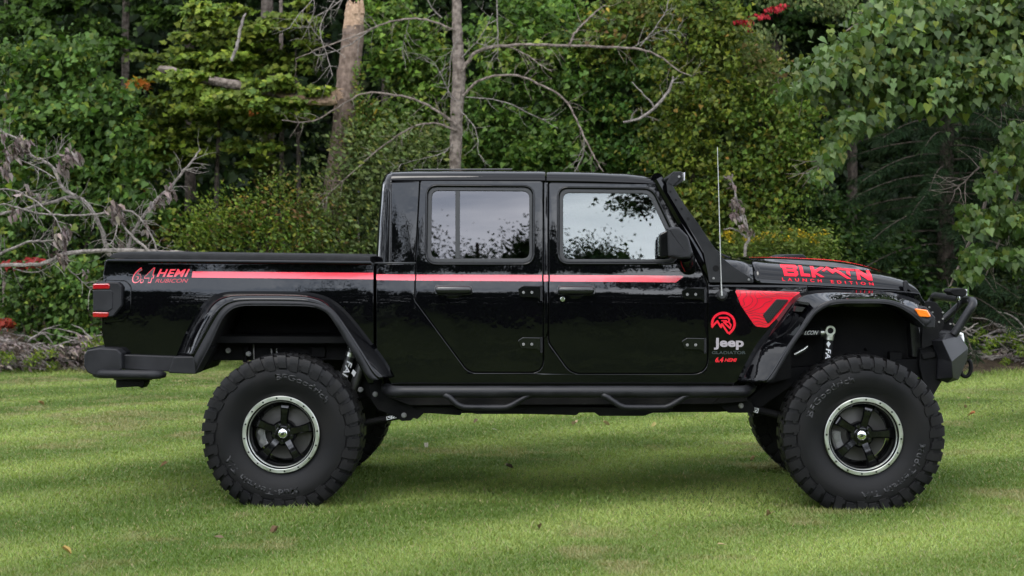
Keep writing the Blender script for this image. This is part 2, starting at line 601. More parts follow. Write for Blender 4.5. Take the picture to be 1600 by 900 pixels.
# cab rear corner and back wall: plan arcs stacked up the height
def cab_back():
    v = []; f = []
    rows = [(602, 590), (560, 587.5), (500, 586.5), (440, 586), (413, 586), (404, 586), (350, 589), (300, 593), (284, 595.5), (274, 599), (268.5, 606)]
    n = 13
    for py, px in rows:
        for k in range(n):
            a = (k / (n - 1)) * math.pi / 2
            s = P(613, py, .235)
            Ys = ybody(0, min(s.z, 2.0)) + .004
            if py < 283: Ys += (283 - py) * .006
            xb = P(px, py, Ys + .07).x
            xs = P(613, py, Ys).x
            # quarter ellipse from the side plane to the back plane
            v.append((xs + (xb - xs) * math.sin(a), Ys + .13 * (1 - math.cos(a)), P(613, py, Ys).z))
        v.append((v[-1][0], YC, v[-1][2]))
    m = n + 1
    nf = len(v)
    v2 = [(x, 2 * YC - y, z) for x, y, z in v]
    for i in range(len(rows) - 1):
        for k in range(m - 1):
            f.append((i * m + k, i * m + k + 1, (i + 1) * m + k + 1, (i + 1) * m + k))
            f.append((nf + i * m + k, nf + (i + 1) * m + k, nf + (i + 1) * m + k + 1, nf + i * m + k + 1))
    o = mesh('cab_back', v + v2, f, M['paint'], T)
    bm = bmesh.new(); bm.from_mesh(o.data); bmesh.ops.remove_doubles(bm, verts=bm.verts, dist=1e-4)
    bmesh.ops.recalc_face_normals(bm, faces=bm.faces); bm.to_mesh(o.data); bm.free()
    s = o.modifiers.new('solid', 'SOLIDIFY'); s.thickness = .02; s.offset = -1
    return o
cb = cab_back()
# rear window of the cab
a = P(594.5, 298, .31); b = P(587.2, 392, .31)
m = MB(); m.add([(a.x - d_, y_, z_) if z_ == a.z else (b.x - d_, y_, z_) for d_ in (.004, -.002) for y_, z_ in ((.50, a.z), (1.50, a.z), (1.50, b.z), (.50, b.z))],
                [(0, 1, 2, 3), (7, 6, 5, 4), (0, 4, 5, 1), (1, 5, 6, 2), (2, 6, 7, 3), (3, 7, 4, 0)])
m.build('rear_window', M['glass_dark'], cb)

# ---------------------------------------------------------------- roof: two hard top pieces
def roof(name, xs):
    """xs: list of (px, gutter py, top py)"""
    v = []; f = []
    prof = [(0, 0), (.0035, .16), (.009, .34), (.018, .54), (.034, .71), (.062, .84), (.11, .93), (.19, .985), (.40, 1.03)]
    for px, pg, pt in xs:
        g = PS(px, pg, ybody)
        t = P(px, pt, g.y + .1)
        h = t.z - g.z
        for dy, fz in prof:
            v.append((g.x + (P(px, pt, g.y).x - g.x) * fz, g.y - .012 + dy, g.z + h * fz))
        v.append((g.x, YC, g.z + h * 1.05))
        for dy, fz in reversed(prof):
            v.append((g.x, 2 * YC - (g.y - .012 + dy), g.z + h * fz))
    n = len(prof) * 2 + 1
    for i in range(len(xs) - 1):
        for k in range(n - 1):
            f.append((i * n + k, (i + 1) * n + k, (i + 1) * n + k + 1, i * n + k + 1))
    f.append(tuple(range(n)))
    f.append(tuple((len(xs) - 1) * n + k for k in range(n))[::-1])
    bm = bmesh.new()
    vs = [bm.verts.new(q) for q in v]
    for q in f: bm.faces.new([vs[i] for i in q])
    o = from_bm(name, bm, M['paint'], T, True, 40)
    return o
roof('hard_top', [(611.5, 281.5, 268), (614, 281.5, 266.5), (640, 281.5, 265.8), (700, 281.5, 265.3), (780, 281.5, 265.3), (846, 281.8, 265.8), (851.5, 282, 266.4)])
roof('roof_panel', [(854.5, 282.3, 266.8), (860, 282.4, 266.4), (920, 283.3, 267.3), (980, 285, 270), (1005, 286, 273), (1018, 287, 276.5), (1024, 287.6, 280)])
m = MB()       # thin raised moulding on the rear piece
m.tube([P(646, 265.2, .6), P(800, 264.6, .6)], .006, 6); m.build('roof_moulding', M['seal'], T)
# dark drip channel under the roof
m = MB(); a = P(611, 283, .3); b = P(1022, 287, .3)
m.box((a.x, .312, a.z - .012), (b.x, 1.688, a.z + .02)); m.build('headliner', M['dark'], T)

# ---------------------------------------------------------------- windscreen and its frame
def wind():
    # slanted plane through px (1027,282) top and (1112,432) foot
    t = P(1027, 280, .30); b = P(1116, 436, .245)
    m = MB()
    w_ = .06
    m.add(*tube_data([(t.x, t.y + .015, t.z), (b.x, b.y + .02, b.z)], [.036, .044], 10))
    m.add(*tube_data([(t.x, 2 - t.y - .015, t.z), (b.x, 2 - b.y - .02, b.z)], [.036, .044], 10))
    m.add(*tube_data([(t.x, t.y, t.z), (t.x, 2 - t.y, t.z)], .04, 10))
    m.add(*tube_data([(b.x, b.y, b.z), (b.x, 2 - b.y, b.z)], .04, 10))
    o = m.build('windscreen_frame', M['paint'], T)
    g = MB(); q = .012
    g.add([(t.x, t.y, t.z), (t.x, 2 - t.y, t.z), (b.x, 2 - b.y, b.z), (b.x, b.y, b.z)], [(0, 1, 2, 3)])
    g.build('windscreen', M['glass'], o)
wind()
panel('pillar_trim', [(1024, 282), (1036, 287), (1068, 340), (1100, 398), (1109, 440), (1099, 416), (1070, 356), (1040, 298)], M['paint'], yplus(.0), T, thick=.03, bev=.006)

# ---------------------------------------------------------------- light bar and its side plates
bar_px = fillet([(1041, 283), (1049, 287.5), (1068, 318), (1092, 351), (1112, 381), (1128, 402.5), (1145, 416), (1175, 435), (1178, 442), (1108, 441), (1106, 428), (1099, 394), (1086, 370), (1064, 336), (1043, 301)],
                [2, 4, 6, 8, 6, 4, 8, 3, 2, 2, 8, 10, 8, 6, 3])
m = MB(); m.prism(bar_px, .212, .217)
m.prism(fillet([(1041, 284), (1056, 269), (1066, 268), (1066, 277), (1050, 291)], 3), .212, .217)
plate = m.build('light_bar_bracket', M['powder'], T, bev=.0015)
for i, (x, y, r) in enumerate(((1047.5, 299.5, 1.7), (1056, 312.5, 1.7), (1065, 326.5, 2), (1075, 342, 2.6), (1118.5, 419.5, 5))):
    v = P(x, y, .2115); MB().cyl((v.x, v.y, v.z), (0, 1, 0), r * S(.21), .002, 18).build('bracket_hole', M['dark'], plate)
for x, y in ((1115, 435), (1170, 437), (1061, 276)):
    v = P(x, y, .209); MB().cyl((v.x, v.y, v.z), (0, 1, 0), .0075, .008, 12).build('bolt', M['steel'], plate, bev=.001)
pm = plate.copy(); COL.objects.link(pm); pm.scale = (1, -1, 1); pm.location = (0, 2 * YC, 0)
a = P(1056, 277, .26)
m = MB(); m.prism(fillet([(1047, 287), (1043, 278), (1052, 268), (1066, 268), (1066, 284), (1056, 291)], 3), .225, 1.775)
lb = m.build('light_bar', M['powder'], T, bev=.003)
v = P(1068.5, 276, .3)
m = MB(); m.box((v.x - .004, .26, v.z - .025), (v.x + .004, 1.74, v.z + .025)); m.build('light_bar_lens', M['lamp'], lb)

# ---------------------------------------------------------------- mirror
def mirror_part():
    m = MB()
    m.prism(fillet([(1042.5, 357), (1050, 354.5), (1061, 355), (1075, 369), (1083, 396), (1078, 404), (1064, 405), (1044, 401)], [3, 3, 4, 5, 5, 4, 4, 3]), .02, .20, ref=.03)
    o = m.build('door_mirror', M['plastic'], T, bev=.014, seg=4)
    m = MB(); m.prism(fillet([(1030.5, 366), (1044, 359), (1045, 402), (1031, 403)], 3), .045, .19, ref=.05)
    m.build('mirror_shell', M['gloss'], o, bev=.006)
    m = MB(); v = P(1029.5, 385, .1); m.box((v.x - .003, .06, v.z - .06), (v.x, .18, v.z + .06)); m.build('mirror_glass', M['chrome'], o)
    m = MB()
    m.tube([P(1072, 402, .12), P(1074, 408, .14), P(1076, 416, .2), P(1078, 420, .27)], [.045, .048, .045, .04], 14)
    m.build('mirror_arm', M['gloss'], o)
    return o
mr = mirror_part()
mirror(mr)

# ---------------------------------------------------------------- bonnet
HX = [ # px, side seam py, crest py, centre bulge py
    (1178, 443.5, 407, 403), (1200, 444.5, 409, 402.8), (1220, 445.3, 411, 402.8), (1257, 447, 413.5, 404), (1300, 449, 417, 406), (1330, 450.5, 420, 409),
    (1360, 452, 424, 415), (1380, 453, 426.8, 421), (1395, 453.6, 429.5, 426), (1410, 454.3, 433, 431), (1422, 455, 436.8, 436), (1430, 456, 441.5, 441), (1435, 457, 447, 446.5)]
_hx = []
def _hood_y(px): return .27 + (px - 1178) / 257 * .10
for px, s_, c_, b_ in HX:
    Y = _hood_y(px)
    a = P(px, s_, Y); b = P(px, c_, Y + .13)
    _hx.append((a.x, Y, a.z, b.z, P(px, b_, Y + .35).z))
_ha = np.array(_hx)
HD = .15
def yhood(x, z):
    Y = float(np.interp(x, _ha[:, 0], _ha[:, 1])); zs = float(np.interp(x, _ha[:, 0], _ha[:, 2])); zc = float(np.interp(x, _ha[:, 0], _ha[:, 3]))
    t = max(0, min(.995, (z - zs) / (zc - zs)))
    return Y + HD * (1 - math.cos(math.asin(t)))
def hood():
    v = []; f = []
    for x, Y, zs, zc, zb in _hx:
        row = []
        for k in range(11):
            th = k / 10 * math.pi / 2
            row.append((x, Y + HD * (1 - math.cos(th)), zs + (zc - zs) * math.sin(th)))
        row.append((x, Y + HD + .06, zc + .001))
        for q in (.1, .4, .75, 1): row.append((x, Y + HD + .06 + .09 * q, zc + .001 + (zb - zc) * (q * q * (3 - 2 * q))))
        row.append((x, YC, zb + .006))
        full = row + [(a, 2 * YC - b, c) for a, b, c in reversed(row[:-1])]
        n = len(full); v += full
    for i in range(len(_hx) - 1):
        for k in range(n - 1):
            f.append((i * n + k, (i + 1) * n + k, (i + 1) * n + k + 1, i * n + k + 1))
    o = mesh('bonnet', v, f, M['paint'], T)
    sm = o.modifiers.new('s', 'SUBSURF'); sm.levels = 1; sm.render_levels = 1
    s = o.modifiers.new('solid', 'SOLIDIFY'); s.thickness = .012; s.offset = -1
    # red stripe along both edges of the raised centre
    for sg in (1, -1):
        q = []
        for x, Y, zs, zc, zb in _hx[:-3]:
            for t in (.80, .99):
                yy = Y + HD + .06 + .09 * t
                zz = zc + .001 + (zb - zc) * (t * t * (3 - 2 * t)) + .004
                q.append((x, yy if sg > 0 else 2 * YC - yy, zz))
        k = len(q) // 2
        mesh('bonnet_stripe', q, [(2 * i, 2 * i + 2, 2 * i + 3, 2 * i + 1) for i in range(k - 1)], M['red'], o)
    return o
hd = hood()
m = MB()
m.prism(fillet([(1209, 403.5), (1226, 398), (1255, 397.5), (1262, 403.5)], 1.5), .75, 1.2)
m.build('bonnet_vent', M['plastic'], hd, bev=.004)
# cowl piece between windscreen and bonnet seam
def cowl():
    v = []; f = []
    for px, s_, c_ in ((1106, 442, 402), (1128, 442.5, 403), (1150, 443, 405), (1176.6, 443.4, 406.8)):
        Y = _hood_y(px)
        a = P(px, s_, Y); b = P(px, c_, Y + .13)
        row = [(a.x, Y + HD * (1 - math.cos(k / 8 * math.pi / 2)), a.z + (b.z - a.z) * math.sin(k / 8 * math.pi / 2)) for k in range(9)]
        row.append((a.x, YC, b.z + .012))
        full = row + [(x, 2 * YC - y, z) for x, y, z in reversed(row[:-1])]
        n = len(full); v += full
    for i in range(3):
        for k in range(n - 1): f.append((i * n + k, (i + 1) * n + k, (i + 1) * n + k + 1, i * n + k + 1))
    o = mesh('cowl', v, f, M['paint'], T)
    s = o.modifiers.new('solid', 'SOLIDIFY'); s.thickness = .012; s.offset = -1
    return o
cw = cowl()
MB().tube([P(1112, 386, .9), P(1128, 398, .75), P(1142, 404, .62)], [.004, .007, .01], 8).build('wiper', M['dark'], T)
# bonnet latch
m = MB()
m.prism(fillet([(1411, 440), (1417, 438), (1421, 446), (1432, 452), (1438, 458), (1437, 468), (1428, 463), (1420, 452), (1413, 456)], 2), .33, .352)
m.prism(fillet([(1412, 439), (1418, 439), (1418, 456), (1412, 455)], 2), .322, .33)
lt = m.build('bonnet_latch', M['plastic'], T, bev=.003)

# lettering on the bonnet side
def z7(pts): return [(x / 6 + 1140, y / 6 + 390) for x, y in pts]
blk = [[z7([(470, 137), (612, 143), (633, 158), (633, 180), (618, 192), (640, 206), (643, 236), (626, 252), (512, 246), (494, 172), (478, 166)]), z7([(524, 166), (592, 170), (594, 182), (530, 180)]), z7([(536, 203), (606, 206), (608, 223), (543, 221)])],
       z7([(642, 146), (674, 149), (694, 224), (750, 228), (757, 253), (668, 249)]),
       z7([(748, 153), (782, 156), (806, 262), (772, 259)]),
       z7([(786, 196), (846, 162), (884, 166), (812, 214), (890, 257), (852, 258), (800, 226)])]
blk += [z7([(862, 196), (908, 158), (946, 178), (962, 190), (985, 170), (1012, 190), (1140, 276), (1098, 272), (992, 205), (966, 226), (908, 186), (884, 206)]),
        z7([(1000, 168), (1168, 182), (1170, 202), (1120, 198), (1134, 250), (1098, 226), (1088, 195), (1020, 189)]),
        z7([(1172, 183), (1212, 187), (1290, 240), (1278, 192), (1310, 195), (1340, 290), (1300, 288), (1216, 232), (1232, 283), (1196, 281)])]
decal('lettering', blk, M['redmat'], yhood, hd, lift=.002, zstep=.008, xstep=.03)
text_decal('lettering', 'LAUNCH', [(1221.5, 433.5), (1283.5, 436.5), (1284, 441.2), (1222.5, 438.8)], M['redmat'], yhood, hd, bold=.02, spacing=1.9, lift=.002, zstep=.006)
text_decal('lettering', 'EDITION', [(1297.5, 437.5), (1364, 441.5), (1365.5, 446), (1299, 442.5)], M['redmat'], yhood, hd, bold=.02, spacing=1.9, lift=.002, zstep=.006)

# ---------------------------------------------------------------- front wing
def ywing(x, z): return .240 + max(0, (x - wx0)) * .06
wx0 = P(1262, 460, .24).x
wing_px = [(1262, 446.5), (1310, 449.5), (1412, 455), (1436, 458), (1446, 474), (1440, 480), (1262, 480)]
panel('wing', wing_px, M['paint'], ywing, T, thick=.01, bev=.003)
dec_px = fillet([(1148, 453), (1250, 456.5), (1231, 480), (1199, 512), (1180, 510), (1158, 478)], [3, 0, 0, 8, 10, 12])
dc = decal('wing_decal', [dec_px], M['red'], yplus(.003), cs)
lines = []
def contour(pts, w_=.75):
    lines.extend(stroke([tuple(p) for p in spline(z7(pts), 5)], w_))
for c in ([(95, 385), (100, 430), (70, 465), (85, 500)], [(150, 384), (160, 430), (125, 470), (140, 510), (110, 535)], [(200, 386), (190, 430), (215, 470), (195, 510), (150, 540), (120, 550)],
          [(240, 388), (235, 430), (260, 470), (240, 520), (190, 560), (140, 575)], [(250, 460), (320, 450), (390, 455), (385, 480), (330, 500), (290, 540), (200, 575), (150, 590)],
          [(300, 392), (340, 420), (400, 425), (470, 415), (560, 425), (610, 420)], [(380, 394), (440, 408), (520, 402), (620, 408)], [(270, 390), (300, 430), (380, 440), (450, 432), (540, 440), (590, 440)],
          [(165, 600), (230, 590), (280, 600), (320, 590)], [(175, 620), (240, 612), (300, 630), (330, 640)], [(190, 650), (240, 640), (300, 655), (345, 662)], [(205, 680), (260, 668), (320, 690), (345, 690)], [(215, 705), (270, 695), (330, 712)]):
    contour(c)
decal('decal_contour_lines', lines, M['blackv'], yplus(.003), cs, lift=.0022, zstep=.05)
vent_px = fillet(z7([(440, 464), (560, 468), (360, 700), (312, 612)]), [2, 2, 3, 2])
vo = panel('wing_vent', vent_px, M['plastic'], yplus(-.006), cs, thick=.012, bev=.003)
decal('vent_shade', [z7([(449, 475), (532, 477), (364, 676), (324, 613)])], M['blackv'], yplus(-.006), cs, lift=.0008, zstep=.5)  # flat black patch paints the shade inside the vent
hexs = []
for i in range(12):
    for j in range(12):
        cx = 1190 + i * 3.4 + (1.7 if j % 2 else 0); cy = 468 + j * 2.9
        vin = fillet(z7([(447, 474), (528, 476), (362, 676), (322, 614)]), 0)
        # inside test
        inside = all(((vin[(q + 1) % 4][0] - vin[q][0]) * (cy - vin[q][1]) - (vin[(q + 1) % 4][1] - vin[q][1]) * (cx - vin[q][0])) > 1.5 for q in range(4))
        if inside: hexs.append([(cx + .95 * math.cos(a * math.pi / 3), cy + .95 * math.sin(a * math.pi / 3)) for a in range(6)])
if hexs: decal('vent_mesh', hexs, M['powder'], yplus(-.006), cs, lift=.0014, zstep=.5)

# emblem and lettering behind the front door
def z9(pts): return [(x / 9 + 1100, y / 9 + 480) for x, y in pts]
em = []
arc = [(105 + 0, 285)] + [(272 + 158 * math.cos(R(a)), 232 - 152 * math.sin(R(a))) for a in range(195, -50, -12)] + [(345, 375)]
em += stroke(z9(arc), 3.7)
em += stroke(z9([(110, 276), (186, 196), (238, 280), (252, 236), (338, 366)]), 3.0)
em += stroke(z9([(205, 148), (325, 148), (352, 172), (348, 205), (280, 212), (372, 300)]), 3.0)
em += stroke(z9([(240, 190), (320, 188)]), 1.6)
em += stroke(z9([(345, 205), (376, 250), (362, 300)]), 2.6)
decal('emblem', em, M['red'], yplus(.003), cs, zstep=.05)
text_decal('lettering', 'Jeep', z9([(136, 430), (560, 430), (560, 598), (136, 598)]), M['greyv'], yplus(.003), cs, bold=.035)
text_decal('lettering', 'GLADIATOR', z9([(110, 618), (585, 618), (585, 660), (110, 660)]), M['dkgreyv'], yplus(.003), cs, bold=.012)
text_decal('lettering', '6.4', z9([(160, 702), (275, 702), (272, 775), (157, 775)]), M['red'], yplus(.003), cs, bold=.04, shear=.2)
text_decal('lettering', 'HEMI', z9([(292, 718), (464, 718), (458, 768), (286, 768)]), M['red'], yplus(.003), cs, bold=.025, shear=.25)

# antenna
v = P(1128, 462, .24)
m = MB(); m.lathe([(.0, -.02), (.018, -.02), (.026, -.012), (.032, 0), (.036, .004)], (v.x, ybody(0, v.z), v.z), 24)
an = m.build('antenna_base', M['seal'], T)
MB().tube([P(1128, 462, .215), P(1127, 445, .213), P(1124, 340, .215), P(1121, 230, .23)], [.006, .0035, .0026, .002], 8).build('antenna_mast', mat('grey_antenna', (.3, .3, .29), .4), an)

# ---------------------------------------------------------------- red stripe on cab and bed
decal('stripe', [[(588, 428.5), (648.6, 428.9), (648.6, 438.3), (588, 437.6)]], M['red'], yplus(.003), cs)
decal('stripe', [[(849.5, 429.6), (856.5, 429.6), (856.5, 439.6), (849.5, 439.6)]], M['red'], yplus(.003), cs)
decal('stripe', [[(651, 429), (846.6, 429.6), (846.6, 439.6), (650.4, 438.4)]], M['red'], ybody, rd)
decal('stripe', [fillet([(859.5, 429.7), (1000, 430.3), (1070, 430.8), (1056, 441.3), (1000, 440.6), (859.5, 439.7)], [0, 0, 2, 3, 0, 0])], M['red'], ybody, fd)

# ---------------------------------------------------------------- the load bed
# the side sheet of the bed follows the arch: outline goes round the wheel opening
bed_px = fillet([(163.5, 406), (200, 407.5), (584, 410), (584, 600), (575, 600), (545, 540), (515, 492), (500, 482), (480, 478), (388, 477), (366, 481), (352, 492), (318, 558), (305, 562), (192, 554), (164, 546), (159, 520), (160, 440)],
                [3, 0, 3, 0, 0, 8, 8, 6, 6, 6, 6, 6, 4, 2, 0, 6, 14, 20])
def ybed(x, z): return ybody(x, z)
bed = panel('bed_side', bed_px, M['paint'], ybed, T, thick=.012, bev=.005)
# rear end: corner rounding + tailgate as one box across
m = MB()
a = P(164, 406, .25); b = P(160, 545, .25)
m.box((a.x + .004, .262, b.z), (a.x + .055, 1.738, a.z + .005))
tg = m.build('tailgate', M['paint'], T, bev=.012, seg=3)
a = P(581, 412, .3); b = P(170, 535, .3)
m = MB(); m.box((b.x, .27, b.z), (a.x, 1.73, b.z + .04)); m.box((a.x - .03, .27, b.z), (a.x, 1.73, a.z))
m.build('bed_floor', M['dark'], T)
# tonneau cover: low soft dome, rail along the side
def tonneau():
    v = []; f = []
    rows = [(171, 402.5, 400), (175, 403, 396), (183, 403.8, 394.2), (200, 404.5, 394), (300, 406, 395.4), (420, 407, 396.8), (520, 408, 398), (556, 408.3, 398.8), (566, 408.5, 400), (578, 408.6, 401)]
    for px, b_, t_ in rows:
        a = P(px, b_, .262); t = P(px, t_, .30)
        h = t.z - a.z
        row = [(a.x, .262, a.z), (a.x, .264, a.z + h * .55), (a.x, .274, a.z + h * .85), (a.x, .30, a.z + h), (a.x, .36, a.z + h * 1.04), (a.x, YC, a.z + h * 1.1)]
        full = row + [(x, 2 * YC - y, z) for x, y, z in reversed(row[:-1])]
        n = len(full); v += full
    for i in range(len(rows) - 1):
        for k in range(n - 1): f.append((i * n + k, (i + 1) * n + k, (i + 1) * n + k + 1, i * n + k + 1))
    f.append(tuple(range(n))); f.append(tuple(len(v) - n + k for k in range(n))[::-1])
    bm = bmesh.new(); vs = [bm.verts.new(q) for q in v]
    for q in f: bm.faces.new([vs[i] for i in q])
    return from_bm('tonneau_cover', bm, M['canvas'], T, True, 50)
tonneau()
m = MB(); m.tube([P(168, 407.6, .242), P(300, 408.6, .242), P(580, 411, .242)], .012, 10); m.build('bed_rail', M['paint'], T)
# tail light
m = MB(); m.prism(fillet([(150, 440), (186, 441), (190.5, 447), (190.5, 478), (177, 495), (150, 496), (147, 470)], [4, 5, 4, 8, 8, 4, 4]), .19, .40, ref=.2)
tl = m.build('tail_light', M['plastic'], T, bev=.008, seg=3)
m = MB(); m.prism(fillet([(145.5, 453), (173, 453), (176, 456), (176, 482), (169, 486.5), (145.5, 486)], 2), .184, .33, ref=.19); m.build('tail_light_housing', M['plastic'], tl, bev=.004)
m = MB(); m.prism(fillet([(145, 443.5), (170, 443), (171.5, 446), (171, 451.5), (145, 452)], 2.2), .182, .34, ref=.185); m.build('tail_lens', M['redlens'], tl, bev=.006, seg=3)
m = MB(); m.prism(fillet([(144.5, 487.5), (170, 488), (169, 494), (166, 496), (145, 496)], 2.2), .182, .34, ref=.185); m.build('tail_lens', M['redlens'], tl, bev=.006, seg=3)
panel('tail_light_surround', fillet([(163, 437), (196, 438), (205, 446), (205, 485), (194, 502), (163, 506)], [4, 8, 8, 14, 12, 4]), M['paint'], yplus(-.007), bed, thick=.01, bev=.006)
# bed lettering and stripe
text_decal('lettering', '6.4', [(209.5, 417.5), (243, 417.5), (240, 442.5), (205.5, 442.5)], M['red'], ybed, bed, bold=.04, shear=.2)
text_decal('lettering', '6.4', [(211.2, 419.2), (241.4, 419.2), (238.6, 440.8), (207.2, 440.8)], M['blackv'], ybed, bed, bold=.012, shear=.2, lift=.0022)
text_decal('lettering', 'HEMI', [(247.5, 420.5), (297, 420.5), (294, 432.6), (244.5, 432.6)], M['red'], ybed, bed, bold=.028, shear=.2, spacing=1.12)
text_decal('lettering', 'RUBICON', [(244, 435.6), (294.5, 435.6), (293, 441.6), (242.5, 441.6)], M['redline'], ybed, bed, bold=.005, shear=.2)
decal('stripe', [[(301, 424), (583.5, 426.2), (583.5, 436.5), (299.5, 433.6)]], M['red'], ybed, bed)

# ---------------------------------------------------------------- wheel arch flares
def loft(name, paths, mats, seams, n=60, parent=T, thick=.006):
    """paths: list of (px polyline, Y); mats per strip between neighbouring paths"""
    objs = []
    rows = []
    for pts, Y in paths:
        q = resample(pts, n)
        rows.append([P(x, y, Y if not callable(Y) else Y(i / (n - 1))) for i, (x, y) in enumerate(q)])
    for nm, a, b, mm in seams:
        v = []; f = []
        for r in rows[a:b + 1]: v += [tuple(p) for p in r]
        for i in range(b - a):
            for k in range(n - 1): f.append((i * n + k, i * n + k + 1, (i + 1) * n + k + 1, (i + 1) * n + k))
        bm = bmesh.new(); vs = [bm.verts.new(q) for q in v]
        for q in f: bm.faces.new([vs[i] for i in q])
        bm.normal_update()
        s = sum(fc.normal.y * fc.calc_area() for fc in bm.faces)
        if s > 0: bmesh.ops.reverse_faces(bm, faces=bm.faces[:])
        o = from_bm(nm, bm, mm, parent, True, None, recalc=False)
        so_ = o.modifiers.new('solid', 'SOLIDIFY'); so_.thickness = thick; so_.offset = -1
        objs.append(o)
        parent = objs[0]
    return objs
def sm(p, n=6): return [tuple(q) for q in spline(p, n)]
rA = sm([(274, 557), (290, 518), (309.6, 484), (324, 467), (342, 458.5), (370, 455), (461, 455.5), (498, 459.6), (522, 469), (547, 491), (578.5, 530), (603, 563), (617, 588)])
rB0 = sm([(281, 557), (296, 521), (315, 487), (329, 471), (348, 461.5), (374, 458), (461, 458.5), (496, 463), (517, 472), (540, 493), (571, 532), (598, 567), (613, 590)])
rB = sm([(296, 557), (311, 528), (329, 494), (341, 478), (357, 468), (384, 464.5), (461, 465), (489, 468), (510, 476), (529, 493), (562, 542), (586, 579), (600, 589)])
rC = sm([(303, 558), (316, 534), (335, 500), (347, 483), (362, 473.5), (388, 470), (461, 470.5), (486, 472.5), (507.6, 478.5), (525, 492), (559, 543), (581, 582), (592, 593)])
rD = sm([(306, 583), (327, 543), (346, 502), (358, 487), (370, 480.5), (390, 478), (461, 478.5), (484, 479.5), (502, 484.5), (517, 497), (549, 549), (574, 588), (584, 594)])
rE = sm([(330, 582), (338, 553), (352, 510), (361, 495), (372, 487), (392, 483), (461, 483), (482, 484), (498, 490), (512, 501), (542, 551), (566, 588), (578, 592)])
fl = loft('wheel_arch_flare', [(rA, .24), (rB0, .20), (rB, .075), (rC, .062), (rD, .06), (rD, .13)], None, [('wheel_arch_flare', 0, 3, M['paint']), ('flare_lip', 3, 4, M['plastic']), ('flare_return', 4, 5, M['plastic'])])
m = MB()          # matte foot of the flare and the sill piece behind it
m.prism(fillet([(192, 554), (274, 557), (266, 581), (192, 577)], 2), .19, .24)
m.prism(fillet([(271, 557.5), (303.5, 557), (315, 537), (327, 543.5), (305.5, 584.5), (263, 583)], [1, 3, 0, 0, 3, 2]), .064, .25)
m.build('bed_lower_trim', M['plastic'], T, bev=.006)

fA = sm([(1152, 594), (1166, 566), (1182, 538), (1208, 505), (1233, 472), (1243, 462), (1258, 456), (1290, 452.8), (1340, 453.6), (1380, 455.5), (1405, 460), (1430, 467.5), (1448, 479)])
fB = sm([(1158, 597), (1172, 572), (1190, 543), (1216, 510), (1240, 478), (1251, 467.5), (1268, 460.5), (1298, 457.5), (1340, 458.2), (1380, 460), (1404, 465), (1430, 474), (1449, 486)])
fC2 = sm([(1192, 597), (1205, 580), (1222, 552), (1242, 522), (1264, 490), (1274, 480), (1290, 471), (1312, 467.5), (1345, 467), (1380, 467.5), (1403, 472), (1428, 482), (1453, 493)])
fC = sm([(1197, 598), (1213, 574), (1229, 546), (1247, 519), (1267, 490.5), (1277, 480.5), (1293, 471.5), (1313, 468), (1345, 467.6), (1380, 468.4), (1403, 473), (1427, 484), (1458, 497)])
fD = sm([(1208, 594), (1219, 575), (1235, 548), (1253, 521), (1272, 494), (1282, 485.5), (1297, 477.5), (1315, 474.6), (1345, 474.2), (1380, 474.6), (1402, 479.5), (1424, 492), (1446, 512)])
fE = sm([(1216, 592), (1227, 573), (1242, 548), (1259, 523), (1277, 498), (1287, 490), (1301, 482), (1317, 479), (1345, 478), (1378, 478.6), (1399, 484), (1419, 496), (1438, 514)])
ff = loft('wheel_arch_flare', [(fA, .235), (fB, .19), (fC2, .072), (fC, .06), (fD, .058), (fD, .13)], None, [('wheel_arch_flare', 0, 3, M['paint']), ('flare_lip', 3, 4, M['plastic']), ('flare_return', 4, 5, M['plastic'])])
m = MB(); m.prism(fillet([(1443, 478), (1449, 481), (1462, 496), (1461, 513), (1444, 513), (1436, 500), (1424, 490)], 3), .066, .30, ref=.06)
m.build('flare_tip', M['plastic'], ff[0], bev=.008, seg=3)
m = MB(); m.prism(fillet([(1428, 481.5), (1449, 484.5), (1456, 496), (1437, 495)], 2.5), .048, .09, ref=.05)
m.build('side_marker', M['orange'], T, bev=.006, seg=3)
# two little slots on the front flare
for q in ([(628, 478), (742, 496), (728, 520), (648, 504)], [(616, 530), (700, 540), (668, 580), (600, 576)]):
    m = MB(); m.prism(z7(q), .085, .20, ref=.13); m.build('flare_slot', M['blackv'], ff[0])
for o in (fl[0], ff[0]):
    mirror(o)

# ---------------------------------------------------------------- wheel housings
def liner(path, Y0, Y1, name):
    q = resample(path, 40)
    v = []; f = []
    for x, y in q:
        p = P(x, y, .10)
        for Y in (Y0, Y1): v.append((p.x, Y, p.z))
    for k in range(39): f.append((2 * k, 2 * k + 1, 2 * k + 3, 2 * k + 2))
    o = mesh(name, v, f, M['dark'], T)
    s = o.modifiers.new('solid', 'SOLIDIFY'); s.thickness = .008
    return o
ln = liner(rD, .125, .78, 'wheel_arch_liner'); mirror(ln)
ln2 = liner(fD, .125, .62, 'wheel_arch_liner'); mirror(ln2)
m = MB()
m.prism([(330, 470), (600, 470), (600, 535), (330, 535)], .74, .76)
m.prism(fillet([(400, 520), (515, 520), (518, 526), (396, 526)], 2), .70, .745)
m.build('wheel_arch_panel', M['dark'], T)
m = MB(); m.prism([(1225, 470), (1445, 470), (1445, 560), (1200, 600)], .58, .60); m.prism([(1225, 470), (1445, 470), (1445, 545), (1215, 590)], 1.40, 1.42)
m.prism([(1230, 460), (1236, 460), (1236, 590), (1200, 600)], .35, 1.65)
m.build('engine_bay_panel', M['dark'], T)

